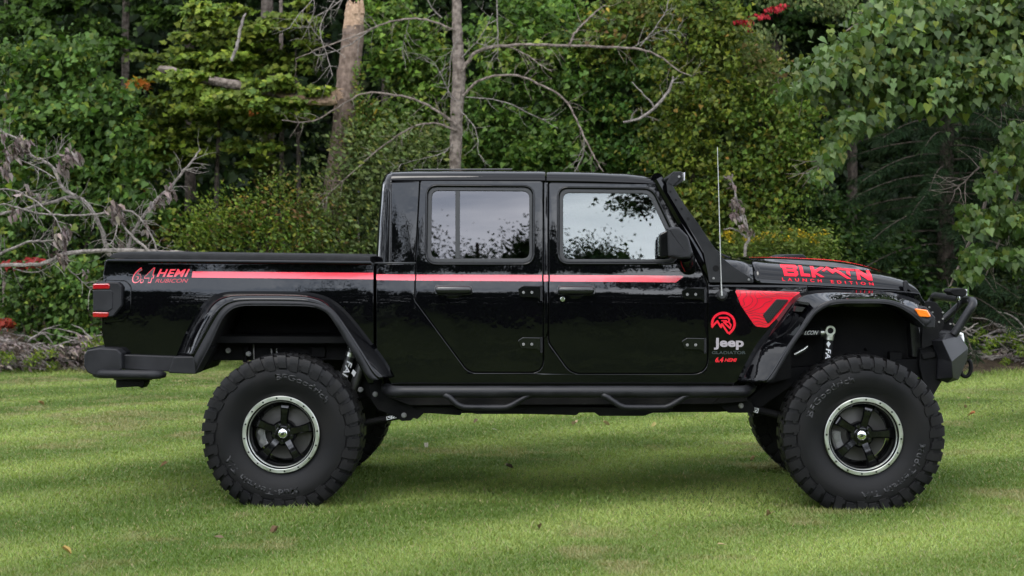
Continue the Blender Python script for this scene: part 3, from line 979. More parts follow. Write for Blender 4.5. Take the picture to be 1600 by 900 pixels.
# ---------------------------------------------------------------- chassis
m = MB()
for Y in (.46, 1.44):
    Z = Y if Y < 1 else .46
    m.prism([(200, 548), (345, 533), (545, 533), (600, 585), (640, 622), (1170, 622), (1225, 575), (1440, 560), (1440, 590), (1235, 606), (1185, 640), (1120, 644), (640, 646), (590, 640), (560, 602), (535, 563), (345, 563), (205, 572)], Y, Y + .1, ref=Z)
for px in (350, 530, 700, 900, 1080, 1400):
    v = P(px, 600 if 560 < px < 1200 else 560, .5); zz = v.z
    if px in (350, 530): zz = P(px, 548, .5).z
    if px in (700, 900, 1080): zz = P(px, 634, .5).z
    m.box((v.x - .04, .5, zz - .04), (v.x + .04, 1.5, zz + .04))
m.build('chassis', M['dark'], T, bev=.006)
m = MB()          # sills under the doors and floor
m.prism(fillet([(600, 598), (1150, 598), (1165, 612), (1170, 628), (1120, 632), (640, 634), (606, 622)], 4), .27, .36)
m.prism([(612, 590), (1150, 590), (1150, 618), (620, 618)], .36, 1.64, ref=.3)
m.build('underbody', M['dark'], T, bev=.006)
m = MB()
for q in ([(640, 634), (725, 634), (720, 648), (662, 644)], [(712, 640), (745, 646), (815, 646), (870, 647), (900, 648), (906, 643), (928, 643), (936, 649), (1005, 649), (1020, 644), (1045, 644), (1052, 638), (720, 630)]):
    m.prism(q, .36, 1.0, ref=.4)
m.prism(fillet([(1118, 628), (1172, 622), (1180, 640), (1176, 645), (1138, 645)], 3), .36, .50)
m.prism(fillet([(575, 602), (600, 590), (612, 610), (640, 630), (663, 645), (652, 655), (646, 653), (642, 657), (628, 658), (615, 650), (590, 640), (580, 625)], 2), .36, .50)
m.build('skid_plate', M['dark'], T, bev=.003)

# ---------------------------------------------------------------- step bar
m = MB()
m.tube([P(604, 606, .30), P(608, 610, .18), P(616, 612, .125), P(630, 612, .11), P(1140, 612, .11), P(1156, 612, .125), P(1166, 611, .18), P(1172, 606, .30)], .036, 18)
sb = m.build('side_step', M['powder'], T, angle=60)
for x0, x1, x2, x3 in ((694, 719, 797, 829), (941, 970, 1046, 1077)):
    m = MB()
    pts = [(x0, 617), (x0 + 8, 620.5), (x1 - 6, 631), (x1 + 4, 635.5), (x1 + 14, 636.5), (x2 - 14, 636.5), (x2 - 4, 635.5), (x2 + 6, 631), (x3 - 8, 620.5), (x3, 617)]
    m.tube([P(x, y, .085 if 0 < i < 9 else .10) for i, (x, y) in enumerate(sm(pts, 2))], .0185, 14)
    m.build('step_drop', M['powder'], sb, angle=60)
mirror(sb)

# ---------------------------------------------------------------- rear bumper
def rear_bumper():
    m = MB()
    m.prism(fillet([(133, 553), (138, 546.5), (157, 543.5), (184, 545), (191, 552), (192, 577), (186, 580), (150, 587), (138, 582), (132, 572)], [4, 5, 5, 5, 4, 4, 5, 6, 5, 5], 3), .12, 1.88, ref=.14)
    o = m.build('rear_bumper', M['plastic'], T, bev=.009, seg=3)
    m = MB()
    m.tube([P(150, 583, .5), P(150, 584, .22), P(153, 584, .15), P(160, 584, .12), P(240, 585.5, .12), P(250, 585.5, .13), P(257, 585.5, .16)], [.022, .024, .026, .028, .028, .026, .018], 16)
    m.build('bumper_tube', M['plastic'], o, angle=60)
    m = MB(); m.prism(fillet([(181, 592), (224, 592), (227, 598), (222, 607), (216, 604), (181, 606)], 1), .93, 1.07, ref=.93)
    m.prism([(172, 575), (240, 580), (236, 594), (178, 594)], .9, 1.1, ref=.9)
    v = P(182, 598, .93)
    m.build('tow_hitch', M['dark'], o, bev=.004)
    m = MB()
    for i in range(5): 
        a = P(140 + i * 9, 545, .2)
        m.box((a.x, .14, a.z - .002), (a.x + .02, .5, a.z + .006))
    m.build('step_pad', M['rubber'], o)
rear_bumper()
# ---------------------------------------------------------------- front bumper, hoop, light
def front_bumper():
    # side face is angled: rear edge further out, front edge set in; built as a faceted solid
    def pt(x, y, Y): return P(x, y, Y)
    m = MB()
    # 0-6 outline, 7-9 the ridge between the inner side plate and the outer face
    P0 = [(1455, 532.5, .36), (1480, 521, .40), (1500, 524, .44), (1513, 544, .46), (1511, 562, .46), (1498, 593, .43), (1480, 598.5, .38), (1464, 592, .36), (1466, 560, .36), (1472, 532, .30), (1487, 565, .29), (1489, 590, .32)]
    pts = [pt(*q) for q in P0]
    n = len(pts)
    v = [tuple(p) for p in pts] + [(p.x, 2 * YC - p.y, p.z) for p in pts]
    side = [(0, 1, 9), (1, 2, 9), (2, 3, 10, 9), (3, 4, 10), (4, 5, 11, 10), (5, 6, 11), (6, 7, 11), (7, 8, 10, 11), (8, 0, 9, 10)]
    ring = [0, 1, 2, 3, 4, 5, 6, 7, 8]
    f = list(side) + [tuple(n + i for i in reversed(q)) for q in side] + [(ring[i], ring[(i + 1) % 9], n + ring[(i + 1) % 9], n + ring[i]) for i in range(9)]
    m.add(v, f)
    o = m.build('front_bumper', M['powder'], T, angle=12)
    bevel(o, .004, 2)
    m = MB()
    hoop = [P(1490, 523, .42), P(1500, 508, .42), P(1514, 486, .42), P(1519, 478, .425), P(1520, 473, .44), P(1518, 470, .48), P(1515, 469.5, .56)]
    top = hoop[-1]
    h2 = hoop + [(top.x, 2 * YC - p.y, top.z) for p in [hoop[-1]]]
    h2 += [(p.x, 2 * YC - p.y, p.z) for p in hoop[::-1][1:]]
    hp = [tuple(q) for q in h2]
    m.tube([hp[0]] + [tuple(q) for q in spline(hp[1:-1], 5)] + [hp[-1]], .027, 16)
    h = m.build('bull_bar', M['powder'], o, angle=60)
    m = MB()
    for y_ in (.70,):
        a = P(1515, 469.5, .56); b = P(1472, 500, .72)
        m.tube([(a.x, y_, a.z - .005), (b.x, y_, b.z)], .022, 12)
    m.build('bull_bar_brace', M['powder'], o)
    m = MB(); a = P(1448, 510, .5); b = P(1490, 518, .5)
    m.box((a.x, .42, b.z - .03), (b.x, 1.58, b.z)); m.build('winch_plate', M['powder'], o, bev=.004)
    m = MB(); a = P(1462, 512, .8); m.cyl((a.x + .02, 1.0, a.z + .0), (0, 1, 0), .06, .34, 20); m.box((a.x - .05, .72, a.z - .06), (a.x + .09, .83, a.z + .07)); m.box((a.x - .05, 1.17, a.z - .06), (a.x + .09, 1.28, a.z + .07))
    m.build('winch', M['dark'], o, bev=.004)
    for i, Y in enumerate((.52, 1.48)):
        m = MB()
        a = P(1506, 575, .48)
        ring = [(a.x + .02 + .035 * math.sin(q), Y, a.z + .0 - .05 * math.cos(q) * 1.15) for q in np.linspace(-2.6, 2.6, 16)]
        m.tube(ring, .013, 10)
        m.box((a.x - .045, Y - .015, a.z + .02), (a.x + .02, Y + .015, a.z + .075))
        m.build('shackle', M['dark'], o, angle=60)
        m = MB(); b = P(1502, 528, .48)
        m.tube([(b.x - .02, Y, b.z + .03), (b.x + .012, Y, b.z + .02), (b.x + .018, Y, b.z - .02), (b.x - .01, Y, b.z - .05)], .012, 10)
        m.build('tow_hook', M['white'], o, angle=60)
    # work lamp on top of the hoop
    for Y in (.58,):
        a = P(1496, 458, .55)
        m = MB()
        q = fillet([(1482, 456), (1487, 451.5), (1506, 450.5), (1511, 455), (1509, 461), (1504, 464), (1490, 462)], 2)
        m.prism(q, Y - .09, Y + .09, ref=.5)
        lm = m.build('work_lamp', M['dark'], T, bev=.006)
        b = P(1498, 464, .55)
        MB().tube([(b.x, Y, b.z + .01), (b.x + .01, Y, b.z - .03)], .012, 10).cyl((b.x, Y - .02, b.z - .012), (0, 1, 0), .009, .05, 10).build('lamp_bracket', M['chrome'], lm)
        m = MB(); e = P(1510.5, 457, .5); m.box((e.x - .003, Y - .075, e.z - .02), (e.x + .004, Y + .075, e.z + .02)); m.build('lamp_lens', M['lamp'], lm)
    c = sm([(1497, 466), (1496, 480), (1490, 495), (1487, 510)], 5)
    MB().tube([P(x, y, .60) for x, y in c], .004, 6).build('lamp_cable', M['dark'], o)
    return o
front_bumper()
# grille and headlights
a = P(1434, 449, .4); b = P(1441, 560, .4)
m = MB(); m.add([(a.x - .05, .47, a.z), (a.x, .47, a.z), (b.x + .02, .47, b.z), (b.x - .05, .47, b.z), (a.x - .05, 1.53, a.z), (a.x, 1.53, a.z), (b.x + .02, 1.53, b.z), (b.x - .05, 1.53, b.z)],
                [(0, 1, 2, 3), (7, 6, 5, 4), (0, 4, 5, 1), (1, 5, 6, 2), (2, 6, 7, 3), (3, 7, 4, 0)])
gr = m.build('grille', M['satin'], T, bev=.008)
for k in range(7):
    Y = .76 + k * .48 / 6
    m = MB(); q = (a.x + b.x) / 2 + .012
    m.add([(a.x + .008, Y - .026, a.z - .05), (a.x + .008, Y + .026, a.z - .05), (b.x + .01, Y + .026, b.z + .16), (b.x + .01, Y - .026, b.z + .16)], [(0, 1, 2, 3)])
    m.build('grille_slot', M['dark'], gr)
for Y in (.59, 1.41):
    m = MB(); m.cyl((a.x + .016, Y, a.z - .16), (1, 0, .05), .08, .03, 28); hl = m.build('headlight', M['lamp'], T, bev=.004)
m = MB()
m.prism(fillet([(1441, 470), (1462, 472), (1472, 484), (1476, 508), (1468, 520), (1448, 516), (1440, 500)], 3), .40, .41)
m.prism(fillet([(1441, 505), (1464, 500), (1470, 535), (1440, 545)], 3), .36, .37)
bk = m.build('radiator_bracket', M['dark'], T, bev=.003)
for x, y in ((1452, 480), (1473, 488), (1473, 498), (1467, 503), (1457, 488), (1485, 506)):
    v = P(x, y, .395); MB().cyl((v.x, v.y, v.z), (0, 1, 0), .006, .012, 10).build('bolt', M['steel'], bk)
m = MB(); m.prism(fillet([(1438, 545), (1466, 540), (1475, 590), (1456, 622), (1446, 612), (1436, 570)], 3), .40, .50)
m.prism(fillet([(1440, 552), (1462, 550), (1462, 558), (1442, 562)], 2), .38, .40)
m.build('bumper_mount', M['dark'], T, bev=.003)

# ---------------------------------------------------------------- shock absorbers, springs, arms, axles
def yflat(Y): return lambda x, z: Y
def shock(name, a, b, Y, r, parent=T, m_=None):
    p, q = P(*a, Y), P(*b, Y)
    o = MB().tube([p, q], r, 18).build(name, m_ or M['powder'], parent, angle=60)
    return o
def eye(c, Y, r, parent, m_):
    v = P(*c, Y)
    m = MB(); m.lathe([(r * .62, -.02), (r, -.02), (r, .02), (r * .62, .02), (r * .62, -.02)], (v.x, v.y, v.z), 24)
    e = m.build('shock_eye', m_, parent, angle=40)
    MB().cyl((v.x, v.y, v.z), (0, 1, 0), r * .6, .03, 18).build('bush', M['dark'], parent)
    return e
s1 = shock('shock_absorber', (551, 544), (531, 606), .42, .029, m_=mat('grey_shock_body', (.06, .06, .058), .35, .6))
gm = s1.data.materials[0]
s2 = shock('shock_reservoir', (567, 565), (547, 622), .40, .030, m_=gm)
for (a, b, s_) in (((548.5, 551), (546.5, 557), s1), ((552, 541), (550, 546), s1), ((567.5, 563), (566, 568), s2)):
    MB().tube([P(*a, .415), P(*b, .415)], .031, 18).build('shock_collar', M['alu'], s_, angle=60)
eye((552, 540), .42, .03, s1, M['alu'])
def vtext(name, txt, a, b, wd, Y, m_, parent, bold=.02):
    """text running along the px line a->b, letters wd px tall"""
    A = Vector(a); B = Vector(b); d = (B - A).normalized(); nn = Vector((-d.y, d.x)) * wd / 2   # glyph foot side
    quad = [A - nn, B - nn, B + nn, A + nn]
    return text_decal(name, txt, quad, m_, yflat(Y), parent, bold=bold, shear=.15, lift=.0, zstep=.05)
vtext('lettering', 'FAL', (547, 565), (537, 592), 9, .385, M['white'], s1)
decal('arrow_mark', [[(552, 577), (557, 582), (553, 589), (549, 583)]], M['white'], yflat(.365), s2, zstep=.05)
s3 = shock('shock_absorber', (1295.5, 522), (1290, 575), .40, .031)
eye((1297, 516.5), .37, .031, s3, M['alu'])
MB().tube([P(1295.5, 523, .395), P(1294.5, 531, .395)], .033, 18).build('shock_collar', M['alu'], s3, angle=60)
decal('arrow_mark', [[(1294.5, 533), (1298, 537), (1294.5, 543), (1291, 537)]], M['white'], yflat(.362), s3, zstep=.05)
vtext('lettering', 'FA', (1294.5, 545), (1293.5, 561), 8, .362, M['white'], s3)
r3 = shock('shock_reservoir', (1291, 519.5), (1248, 521), .42, .026)
MB().tube([P(1290, 519.5, .415), P(1282, 519.8, .415)], .028, 18).build('shock_collar', M['alu'], r3, angle=60)
text_decal('lettering', 'LCON', [(1258, 516.5), (1279, 516.5), (1277.5, 523), (1256.5, 523)], M['white'], yflat(.388), r3, bold=.015, shear=.25, lift=0, zstep=.05)
for o in (s1, s3): mirror(o)
# silver link stay in the front wheel arch
m = MB(); m.tube([P(1241, 554, .42), P(1256, 546, .42), P(1262, 541, .42)], [.014, .013, .01], 8); m.build('link_rod', M['alu'], T, angle=60)
# coil springs
def coil(px, y0, y1, Y, r=.062):
    a = P(px, y0, Y); b = P(px, y1, Y)
    pts = [(a.x + r * math.cos(t), Y + r * math.sin(t), a.z + (b.z - a.z) * t / (2 * math.pi * 6)) for t in np.linspace(0, 2 * math.pi * 6, 110)]
    return MB().tube(pts, .009, 7).build('coil_spring', M['dark'], T, angle=60)
for Y in (.55, 1.45):
    coil(440, 560, 655, Y); coil(1340, 545, 655, Y)
WZ = .445
RX = P(438.2, 682, 0).x; FX = P(1350.3, 682, 0).x
for X, dy in ((RX, 0), (FX, .28)):
    m = MB()
    m.tube([(X, .22, WZ), (X, 1.78, WZ)], .045, 16)
    m.lathe([(0, -.12), (.09, -.11), (.15, -.05), (.16, 0), (.15, .05), (.09, .11), (0, .12)], (X, YC + dy, WZ), 24)
    m.build('axle', M['dark'], T, angle=40)
# control arms
ca = MB().tube([P(631, 649, .42), P(572, 660, .40), P(470, 690, .40)], .02, 12).build('control_arm', M['dark'], T, angle=60)
c2 = MB().tube([P(586, 616, .52), P(470, 640, .52)], .02, 12).build('control_arm', M['dark'], T, angle=60)
ca2 = MB().tube([P(1158, 634, .42), P(1190, 642, .40), P(1330, 676, .40)], .024, 12).build('control_arm', M['dark'], T, angle=60)
for o in (ca, c2, ca2): mirror(o)
for q, tx_ in (([(603.5, 651), (618.5, 648), (619.5, 653), (604.5, 656.5)], 'EVO'), ([(1172.5, 635.5), (1186, 638.5), (1184, 645.5), (1171, 642)], 'EVO')):
    pl = decal('arm_badge', [q, ], M['white'], yflat(.372), ca, zstep=.05)
    c0 = sum(p[0] for p in q) / 4; c1 = sum(p[1] for p in q) / 4
    qi = [(c0 + (p[0] - c0) * .86, c1 + (p[1] - c1) * .72) for p in q]
    decal('badge_field', [qi], M['blackv'], yflat(.3712), ca, zstep=.05)
    q2 = [(c0 + (p[0] - c0) * .66, c1 + (p[1] - c1) * .5) for p in q]
    dz = decal('badge_mark', stroke([q2[0], tuple((Vector(q2[2]) + Vector(q2[3])) / 2), tuple((Vector(q2[0]) * .5 + Vector(q2[1]) * .5)), tuple(Vector(q2[2]) * .85 + Vector(q2[3]) * .15), q2[1]], 1.2), M['white'], yflat(.3705), ca, zstep=.05)
for x, y, Y in ((631, 649, .35), (586, 616, .35), (1158, 634, .35), (563, 609, .35), (388, 553, .36), (356, 548, .40)):
    v = P(x, y, Y); MB().cyl((v.x, v.y, v.z), (0, 1, 0), .011, .02, 14).cyl((v.x, v.y + .01, v.z), (0, 1, 0), .017, .01, 16).build('bolt', M['steel'], T, bev=.001)
# links and hoses behind the rear wheel opening
for a_, b_, Y, r in (((385, 540), (383, 566), .42, .014), ((396, 538), (397, 565), .44, .006), ((424, 545), (425, 556), .45, .008), ((432, 545), (433, 556), .45, .008)):
    MB().tube([P(*a_, Y), P(*b_, Y)], r, 8).build('brake_line', M['steel'] if r < .01 else M['dark'], T, angle=60)
MB().prism(fillet([(486, 541), (508, 541), (508, 558), (486, 558)], 2), .43, .46).build('chassis_bracket', M['dark'], T, bev=.004)

# ---------------------------------------------------------------- wheels
def tyre_mesh():
    m = MB()
    prof = [(.222, -.118), (.235, -.132), (.262, -.141), (.30, -.155), (.345, -.1645), (.375, -.1650), (.398, -.1610), (.402, -.1560), (.43, -.155), (.458, -.148), (.474, -.138), (.477, -.06), (.477, 0)]
    full = prof + [(r, -y) for r, y in prof[::-1][1:]]
    m.lathe(full, (0, 0, 0), 152)
    N = 38
    def cyl(th, r, y): return (r * math.cos(th), y, r * math.sin(th))
    def block(sec, t0, t1, skew):
        """sec: (r, y) polygon, swept between two angles; skew(y) shifts the angle"""
        n = len(sec); v = []
        for t in (t0, t1):
            for r, y in sec: v.append(cyl(t + skew(r, y), r, y))
        f = [tuple(range(n)), tuple(range(2 * n - 1, n - 1, -1))] + [(i, i + n, (i + 1) % n + n, (i + 1) % n) for i in range(n)]
        m.add(v, f)
    st = 2 * math.pi / N
    for sd in (-1, 1):
        for k in range(N):
            t = k * st + (st / 2 if sd > 0 else 0)
            long = k % 2 == 0
            rin = .388 if long else .404
            sk = lambda r, y: sd * (.10 * (abs(y) - .12)) + .35 * (r - .45)
            # shoulder lug: tread top, over the shoulder, down the side wall
            block([(.455, sd * .075), (.4875, sd * .078), (.4885, sd * .142), (.4845, sd * .157), (.470, sd * .166), (.44, sd * .169), (rin + .006, sd * .1695), (rin, sd * .158), (.44, sd * .146)], t + st * .06, t + st * .72, sk)
            # side biter hook: a short heel at the foot of each lug
            block([(rin + .012, sd * .150), (rin + .012, sd * .168), (rin + .034, sd * .1685), (rin + .034, sd * .15)], t + st * .62, t + st * .93, sk)
            # centre blocks
            sk2 = lambda r, y: sd * .9 * (abs(y) - .03)
            block([(.46, sd * .006), (.488, sd * .008), (.488, sd * .066), (.46, sd * .069)], t + st * .08, t + st * .80, sk2)
    # raised band at the foot of the lugs
    v = np.array(m.v)
    # tread flattens on the ground
    lowz = -WZ + .004
    low = v[:, 2] < lowz
    v[low, 1] *= 1.0 + .12 * np.minimum(1, (lowz - v[low, 2]) / .04)
    v[low, 2] = lowz + (v[low, 2] - lowz) * .12
    m.v = [tuple(q) for q in v]
    bm = bmesh.new()
    vs = [bm.verts.new(q) for q in m.v]
    for f in m.f:
        try: bm.faces.new([vs[i] for i in f])
        except ValueError: pass
    bmesh.ops.recalc_face_normals(bm, faces=bm.faces)
    me = bpy.data.meshes.new('tyre'); bm.to_mesh(me); bm.free()
    me.materials.append(M['rubber'])
    me.shade_smooth(); me.set_sharp_from_angle(angle=R(28))
    return me
TYRE = tyre_mesh()
def side_text(txt, mid_deg, r0, r1, arc_deg, inward=False):
    """raised lettering bent round the side wall; letters' feet towards the hub unless inward"""
    bm = text_mesh(txt, .03, .0, 1.05)
    xs = [v.co.x for v in bm.verts]; ys = [v.co.y for v in bm.verts]
    x0, x1, y0, y1 = min(xs), max(xs), min(ys), max(ys)
    fs = bm.faces[:]
    ex = bmesh.ops.extrude_face_region(bm, geom=fs)
    top = [e for e in ex['geom'] if isinstance(e, bmesh.types.BMVert)]
    tops = set(top)
    for v in bm.verts:
        a = (v.co.x - x0) / (x1 - x0) - .5; b = (v.co.y - y0) / (y1 - y0)
        if inward: th = R(mid_deg) + R(arc_deg) * a; r = r1 + (r0 - r1) * b
        else: th = R(mid_deg) - R(arc_deg) * a; r = r0 + (r1 - r0) * b
        hgt = float(np.interp(r, [.30, .345, .375, .398], [-.155, -.1645, -.165, -.161])) - (.0010 if v in tops else -.004)
        v.co = (r * math.cos(th), hgt, r * math.sin(th))
    me = bpy.data.meshes.new('side_wall_text')
    bmesh.ops.recalc_face_normals(bm, faces=bm.faces)
    bm.to_mesh(me); bm.free()
    me.materials.append(M['letter'])
    return me
M['letter'] = mat('moulded_rubber_letter', (.0065, .0065, .007), .45, spec=.4)
TXT1 = side_text('Mud-Terrain T/A', 0, .332, .374, 86)
TXT2 = side_text('BFGoodrich', 0, .332, .374, 60)

def spoke_mesh(rot):
    m = MB()
    # barrel
    m.lathe([(.212, -.150), (.205, -.135), (.196, -.12), (.190, -.06), (.186, .10), (.20, .135), (.218, .14), (.222, .12), (.205, .0), (.216, -.13), (.218, -.15)], (0, 0, 0), 72)
    # hub drum
    m.lathe([(0, -.072), (.036, -.074), (.066, -.070), (.078, -.058), (.08, .0), (0, .0)], (0, 0, 0), 40)
    for k in range(5):
        a = R(rot + 72 * k)
        c, s_ = math.cos(a), math.sin(a)
        sec = []
        for r, hw, yo, yi in ((.055, .026, -.072, -.035), (.10, .0235, -.084, -.04), (.15, .027, -.089, -.05), (.178, .034, -.085, -.05), (.195, .044, -.074, -.045)):
            for t, y in ((-hw, yo + .012), (-hw * .72, yo), (hw * .72, yo), (hw, yo + .012), (hw * .9, yi), (-hw * .9, yi)):
                sec.append((r * c - t * s_, y, r * s_ + t * c))
        f = []
        for i in range(4):
            for j in range(6): f.append((i * 6 + j, i * 6 + (j + 1) % 6, (i + 1) * 6 + (j + 1) % 6, (i + 1) * 6 + j))
        f.append(tuple(range(6))); f.append(tuple(24 + j for j in range(6))[::-1])
        m.add(sec, f)
    return m
def wheel(X, rot, cal_deg, txt):
    c = (X, .166, WZ)
    o = spoke_mesh(rot).build('wheel', M['gloss'], None, angle=35)
    o.parent = T
    o.matrix_parent_inverse = Matrix.Translation(-Vector(T.location))
    o.location = c
    def sub(x): x.parent = o; return x
    t = bpy.data.objects.new('tyre', TYRE); COL.objects.link(t); sub(t)
    for me, ang in ((TXT1, cal_deg + txt), (TXT2, cal_deg + txt + 180)):
        q = bpy.data.objects.new('lettering', me); COL.objects.link(q); sub(q); q.rotation_euler = (0, -R(ang), 0)
    m = MB()
    m.lathe([(.211, -.150), (.212, -.1555), (.2145, -.158), (.2335, -.158), (.2365, -.155), (.238, -.149), (.236, -.14), (.213, -.14), (.211, -.150)], (0, 0, 0), 96)
    sub(m.build('beadlock_ring', M['alu'], angle=30))
    m = MB(); m.lathe([(.197, -.126), (.2, -.134), (.2035, -.1375)], (0, 0, 0), 96); sub(m.build('rim_edge', M['alu'], angle=60))
    m = MB()
    for k in range(16):
        a = R(rot + 11 + 22.5 * k)
        m.cyl((.2245 * math.cos(a), -.1585, .2245 * math.sin(a)), (0, 1, 0), .0062, .005, 8)
    sub(m.build('ring_bolts', M['blackv']))
    m = MB()
    for k in range(5):
        a = R(rot + 36 + 72 * k)
        m.cyl((.057 * math.cos(a), -.074, .057 * math.sin(a)), (0, 1, 0), .0115, .03, 6, r2=.010)
    sub(m.build('lug_nuts', M['gloss']))
    m = MB(); m.lathe([(0, -.092), (.022, -.0915), (.029, -.088), (.0315, -.08), (.033, -.06)], (0, 0, 0), 36)
    hc = sub(m.build('hub_cap', M['chrome'], angle=50))
    m = MB(); m.lathe([(.033, -.06), (.041, -.078), (.046, -.076), (.048, -.06)], (0, 0, 0), 36); sub(m.build('hub_ring', M['gloss'], angle=50))
    # dark mountain mark on the cap
    e = MB()
    for k, tri in enumerate(([(-.014, -.010), (-.002, .006), (.002, -.010)], [(-.002, -.004), (.006, .010), (.010, .002), (.004, -.010)])):
        e.add([(x, -.0925, z) for x, z in tri], [tuple(range(len(tri)))])
    q = e.build('cap_emblem', M['blackv']); q.parent = hc.parent
    m = MB(); m.lathe([(.06, .012), (.085, .012), (.09, .016), (.165, .016), (.165, .036), (.06, .036)], (0, 0, 0), 56)
    sub(m.build('brake_disc', mat('brake_disc_steel', (.13, .125, .115), .5, .6) if 'disc' not in M else M['disc'], angle=40))
    m = MB()
    pts = []
    a0 = R(cal_deg)
    sec = []
    for k in range(7):
        a = a0 + R(-24 + 8 * k)
        sec += [(r * math.cos(a), y, r * math.sin(a)) for r, y in ((.118, -.026), (.150, -.032), (.174, -.022), (.176, .05), (.118, .05))]
    f = []
    for i in range(6):
        for j in range(5): f.append((i * 5 + j, i * 5 + (j + 1) % 5, (i + 1) * 5 + (j + 1) % 5, (i + 1) * 5 + j))
    f.append(tuple(range(5))); f.append(tuple(30 + j for j in range(5))[::-1])
    m.add(sec, f)
    for k in (-11, 11):
        a = a0 + R(k); m.cyl((.145 * math.cos(a), -.030, .145 * math.sin(a)), (0, 1, 0), .018, .012, 14)
    sub(m.build('brake_caliper', M['steel'], angle=35))
    return o
M['disc'] = mat('brake_disc_steel', (.075, .072, .066), .5, .6)
wheels = [wheel(RX, 85, 190, 55), wheel(FX, 76, 196, 114)]
for o in wheels:
    c = o.copy(); COL.objects.link(c)
    c.location = (o.location.x, 2 * YC - o.location.y, WZ); c.scale = (1, -1, 1)
    for ch in o.children:
        if ch.name.startswith('lettering'): continue
        d = ch.copy(); COL.objects.link(d); d.parent = c

# ---------------------------------------------------------------- seats, dashboard, steering wheel, far side
def seat(px, Y, w_):
    m = MB()
    m.prism(fillet([(px - 8, 470), (px - 30, 350), (px - 22, 335), (px - 6, 345), (px + 14, 462), (px + 70, 455), (px + 72, 485), (px - 5, 490)], 7), Y, Y + w_, ref=.8)
    o = m.build('seat', M['seat'], T, bev=.03, seg=3)
    m = MB(); m.prism(fillet([(px - 40, 335), (px - 34, 312), (px - 22, 312), (px - 18, 335)], 5), Y + .1, Y + w_ - .1, ref=.8)
    m.build('head_rest', M['seat'], o, bev=.02, seg=3)
seat(905, .42, .5); seat(905, 1.08, .5); seat(700, .40, 1.2)
m = MB(); m.prism(fillet([(1040, 415), (1062, 402), (1100, 408), (1108, 470), (1060, 470)], 8), .28, 1.72, ref=.6); m.build('dashboard', M['seat'], T, bev=.02)
a = P(1022, 420, 1.33)
m = MB()
ring = [(a.x + .06 * math.sin(t) , 1.33 + .19 * math.cos(t), a.z + .175 * math.sin(t)) for t in np.linspace(0, 2 * math.pi, 32)]
m.tube(ring, .015, 8); m.tube([(a.x, 1.15, a.z), (a.x, 1.51, a.z)], .016, 8); m.tube([(a.x, 1.33, a.z), (a.x + .2, 1.33, a.z - .08)], .03, 10)
m.build('steering_wheel', M['dark'], T, angle=60)
m = MB(); b = P(652, 300, .6); m.tube([(b.x, .36, b.z - .6), (b.x, .38, b.z), (b.x, 1.62, b.z), (b.x, 1.64, b.z - .6)], .03, 10); c = P(853, 300, .6)
m.tube([(c.x, .36, c.z - .7), (c.x, .40, c.z), (c.x, 1.60, c.z), (c.x, 1.64, c.z - .7)], .03, 10); m.build('roll_cage', M['dark'], T, angle=60)
for o in (rd, fd, cs, bed): 
    c = o.copy(); COL.objects.link(c); c.scale = (1, -1, 1); c.location = (0, 2 * YC, 0)
    for ch in o.children:
        if ch.name.split('.')[0] in ('lettering', 'emblem', 'decal_contour_lines', 'vent_mesh', 'antenna_base'): continue
        d = ch.copy(); COL.objects.link(d); d.parent = c
for n_ in ('door_jamb', 'pillar_trim', 'wing'):
    mirror(bpy.data.objects[n_])
# ==================================================================== GROUND
def vnoise(x, y, s, seed):
    r = np.random.default_rng(seed)
    g = r.random((64, 64))
    x = np.asarray(x) / s + 31.7; y = np.asarray(y) / s + 17.3
    xi = np.floor(x).astype(int); yi = np.floor(y).astype(int)
    fx = x - xi; fy = y - yi
    fx = fx * fx * (3 - 2 * fx); fy = fy * fy * (3 - 2 * fy)
    a = g[xi % 64, yi % 64]; b = g[(xi + 1) % 64, yi % 64]; c = g[xi % 64, (yi + 1) % 64]; d = g[(xi + 1) % 64, (yi + 1) % 64]
    return (a * (1 - fx) + b * fx) * (1 - fy) + (c * (1 - fx) + d * fx) * fy
def edge_y(x): return 11.3 + 0.35 * np.sin(x * .8 + 1) + .25 * np.sin(x * 2.3) + .03 * x + 3.4 * np.exp(-((x + 4.6) / .9) ** 2)
def lawn_tint(x, y, n):
    """the lawn's own colour: deep and lime patches, straw where it is worn, faint mowing lanes"""
    big = vnoise(x, y, 2.6, 1); mid = vnoise(x, y * 1.6, .8, 2); sm_ = vnoise(x, y, .22, 3)
    u = (y - 1.15 * x) / 1.52 + .35 * vnoise(x, y, 2.4, 21)
    lane = (.5 + .5 * np.cos((u - 2.85) * 2 * np.pi / 1.55)) ** 1.4
    k = .36 * big + .31 * mid + .33 * lane
    k = np.clip((k - .27) * 2.1, 0, 1)[:, None]
    c = np.array([.076, .124, .015]) * (1 - k) + np.array([.240, .296, .072]) * k
    straw = np.clip((vnoise(x, y, 1.1, 5) * .6 + sm_ * .55 - .68) * 4.5, 0, 1)[:, None]
    c = c * (1 - straw * .75) + np.array([.22, .19, .085]) * straw * .75
    return c
def add_tint(me, cols):
    at = me.attributes.new('tint', 'FLOAT_COLOR', 'POINT')
    a = np.ones((len(cols), 4), np.float32); a[:, :3] = cols
    at.data.foreach_set('color', a.ravel())
def fast_mesh(name, v, tris, cols, m, parent=None, kind=None):
    me = bpy.data.meshes.new(name)
    v = np.asarray(v, np.float32); tris = np.asarray(tris, np.int32)
    me.vertices.add(len(v)); me.vertices.foreach_set('co', v.ravel())
    n = len(tris)
    me.loops.add(n * 3); me.loops.foreach_set('vertex_index', tris.ravel())
    me.polygons.add(n)
    me.polygons.foreach_set('loop_start', np.arange(0, n * 3, 3, dtype=np.int32))
    me.update(calc_edges=True)
    add_tint(me, cols)
    me.materials.append(m)
    o = bpy.data.objects.new(name, me)
    link(o, parent)
    if kind: o['kind'] = kind
    return o
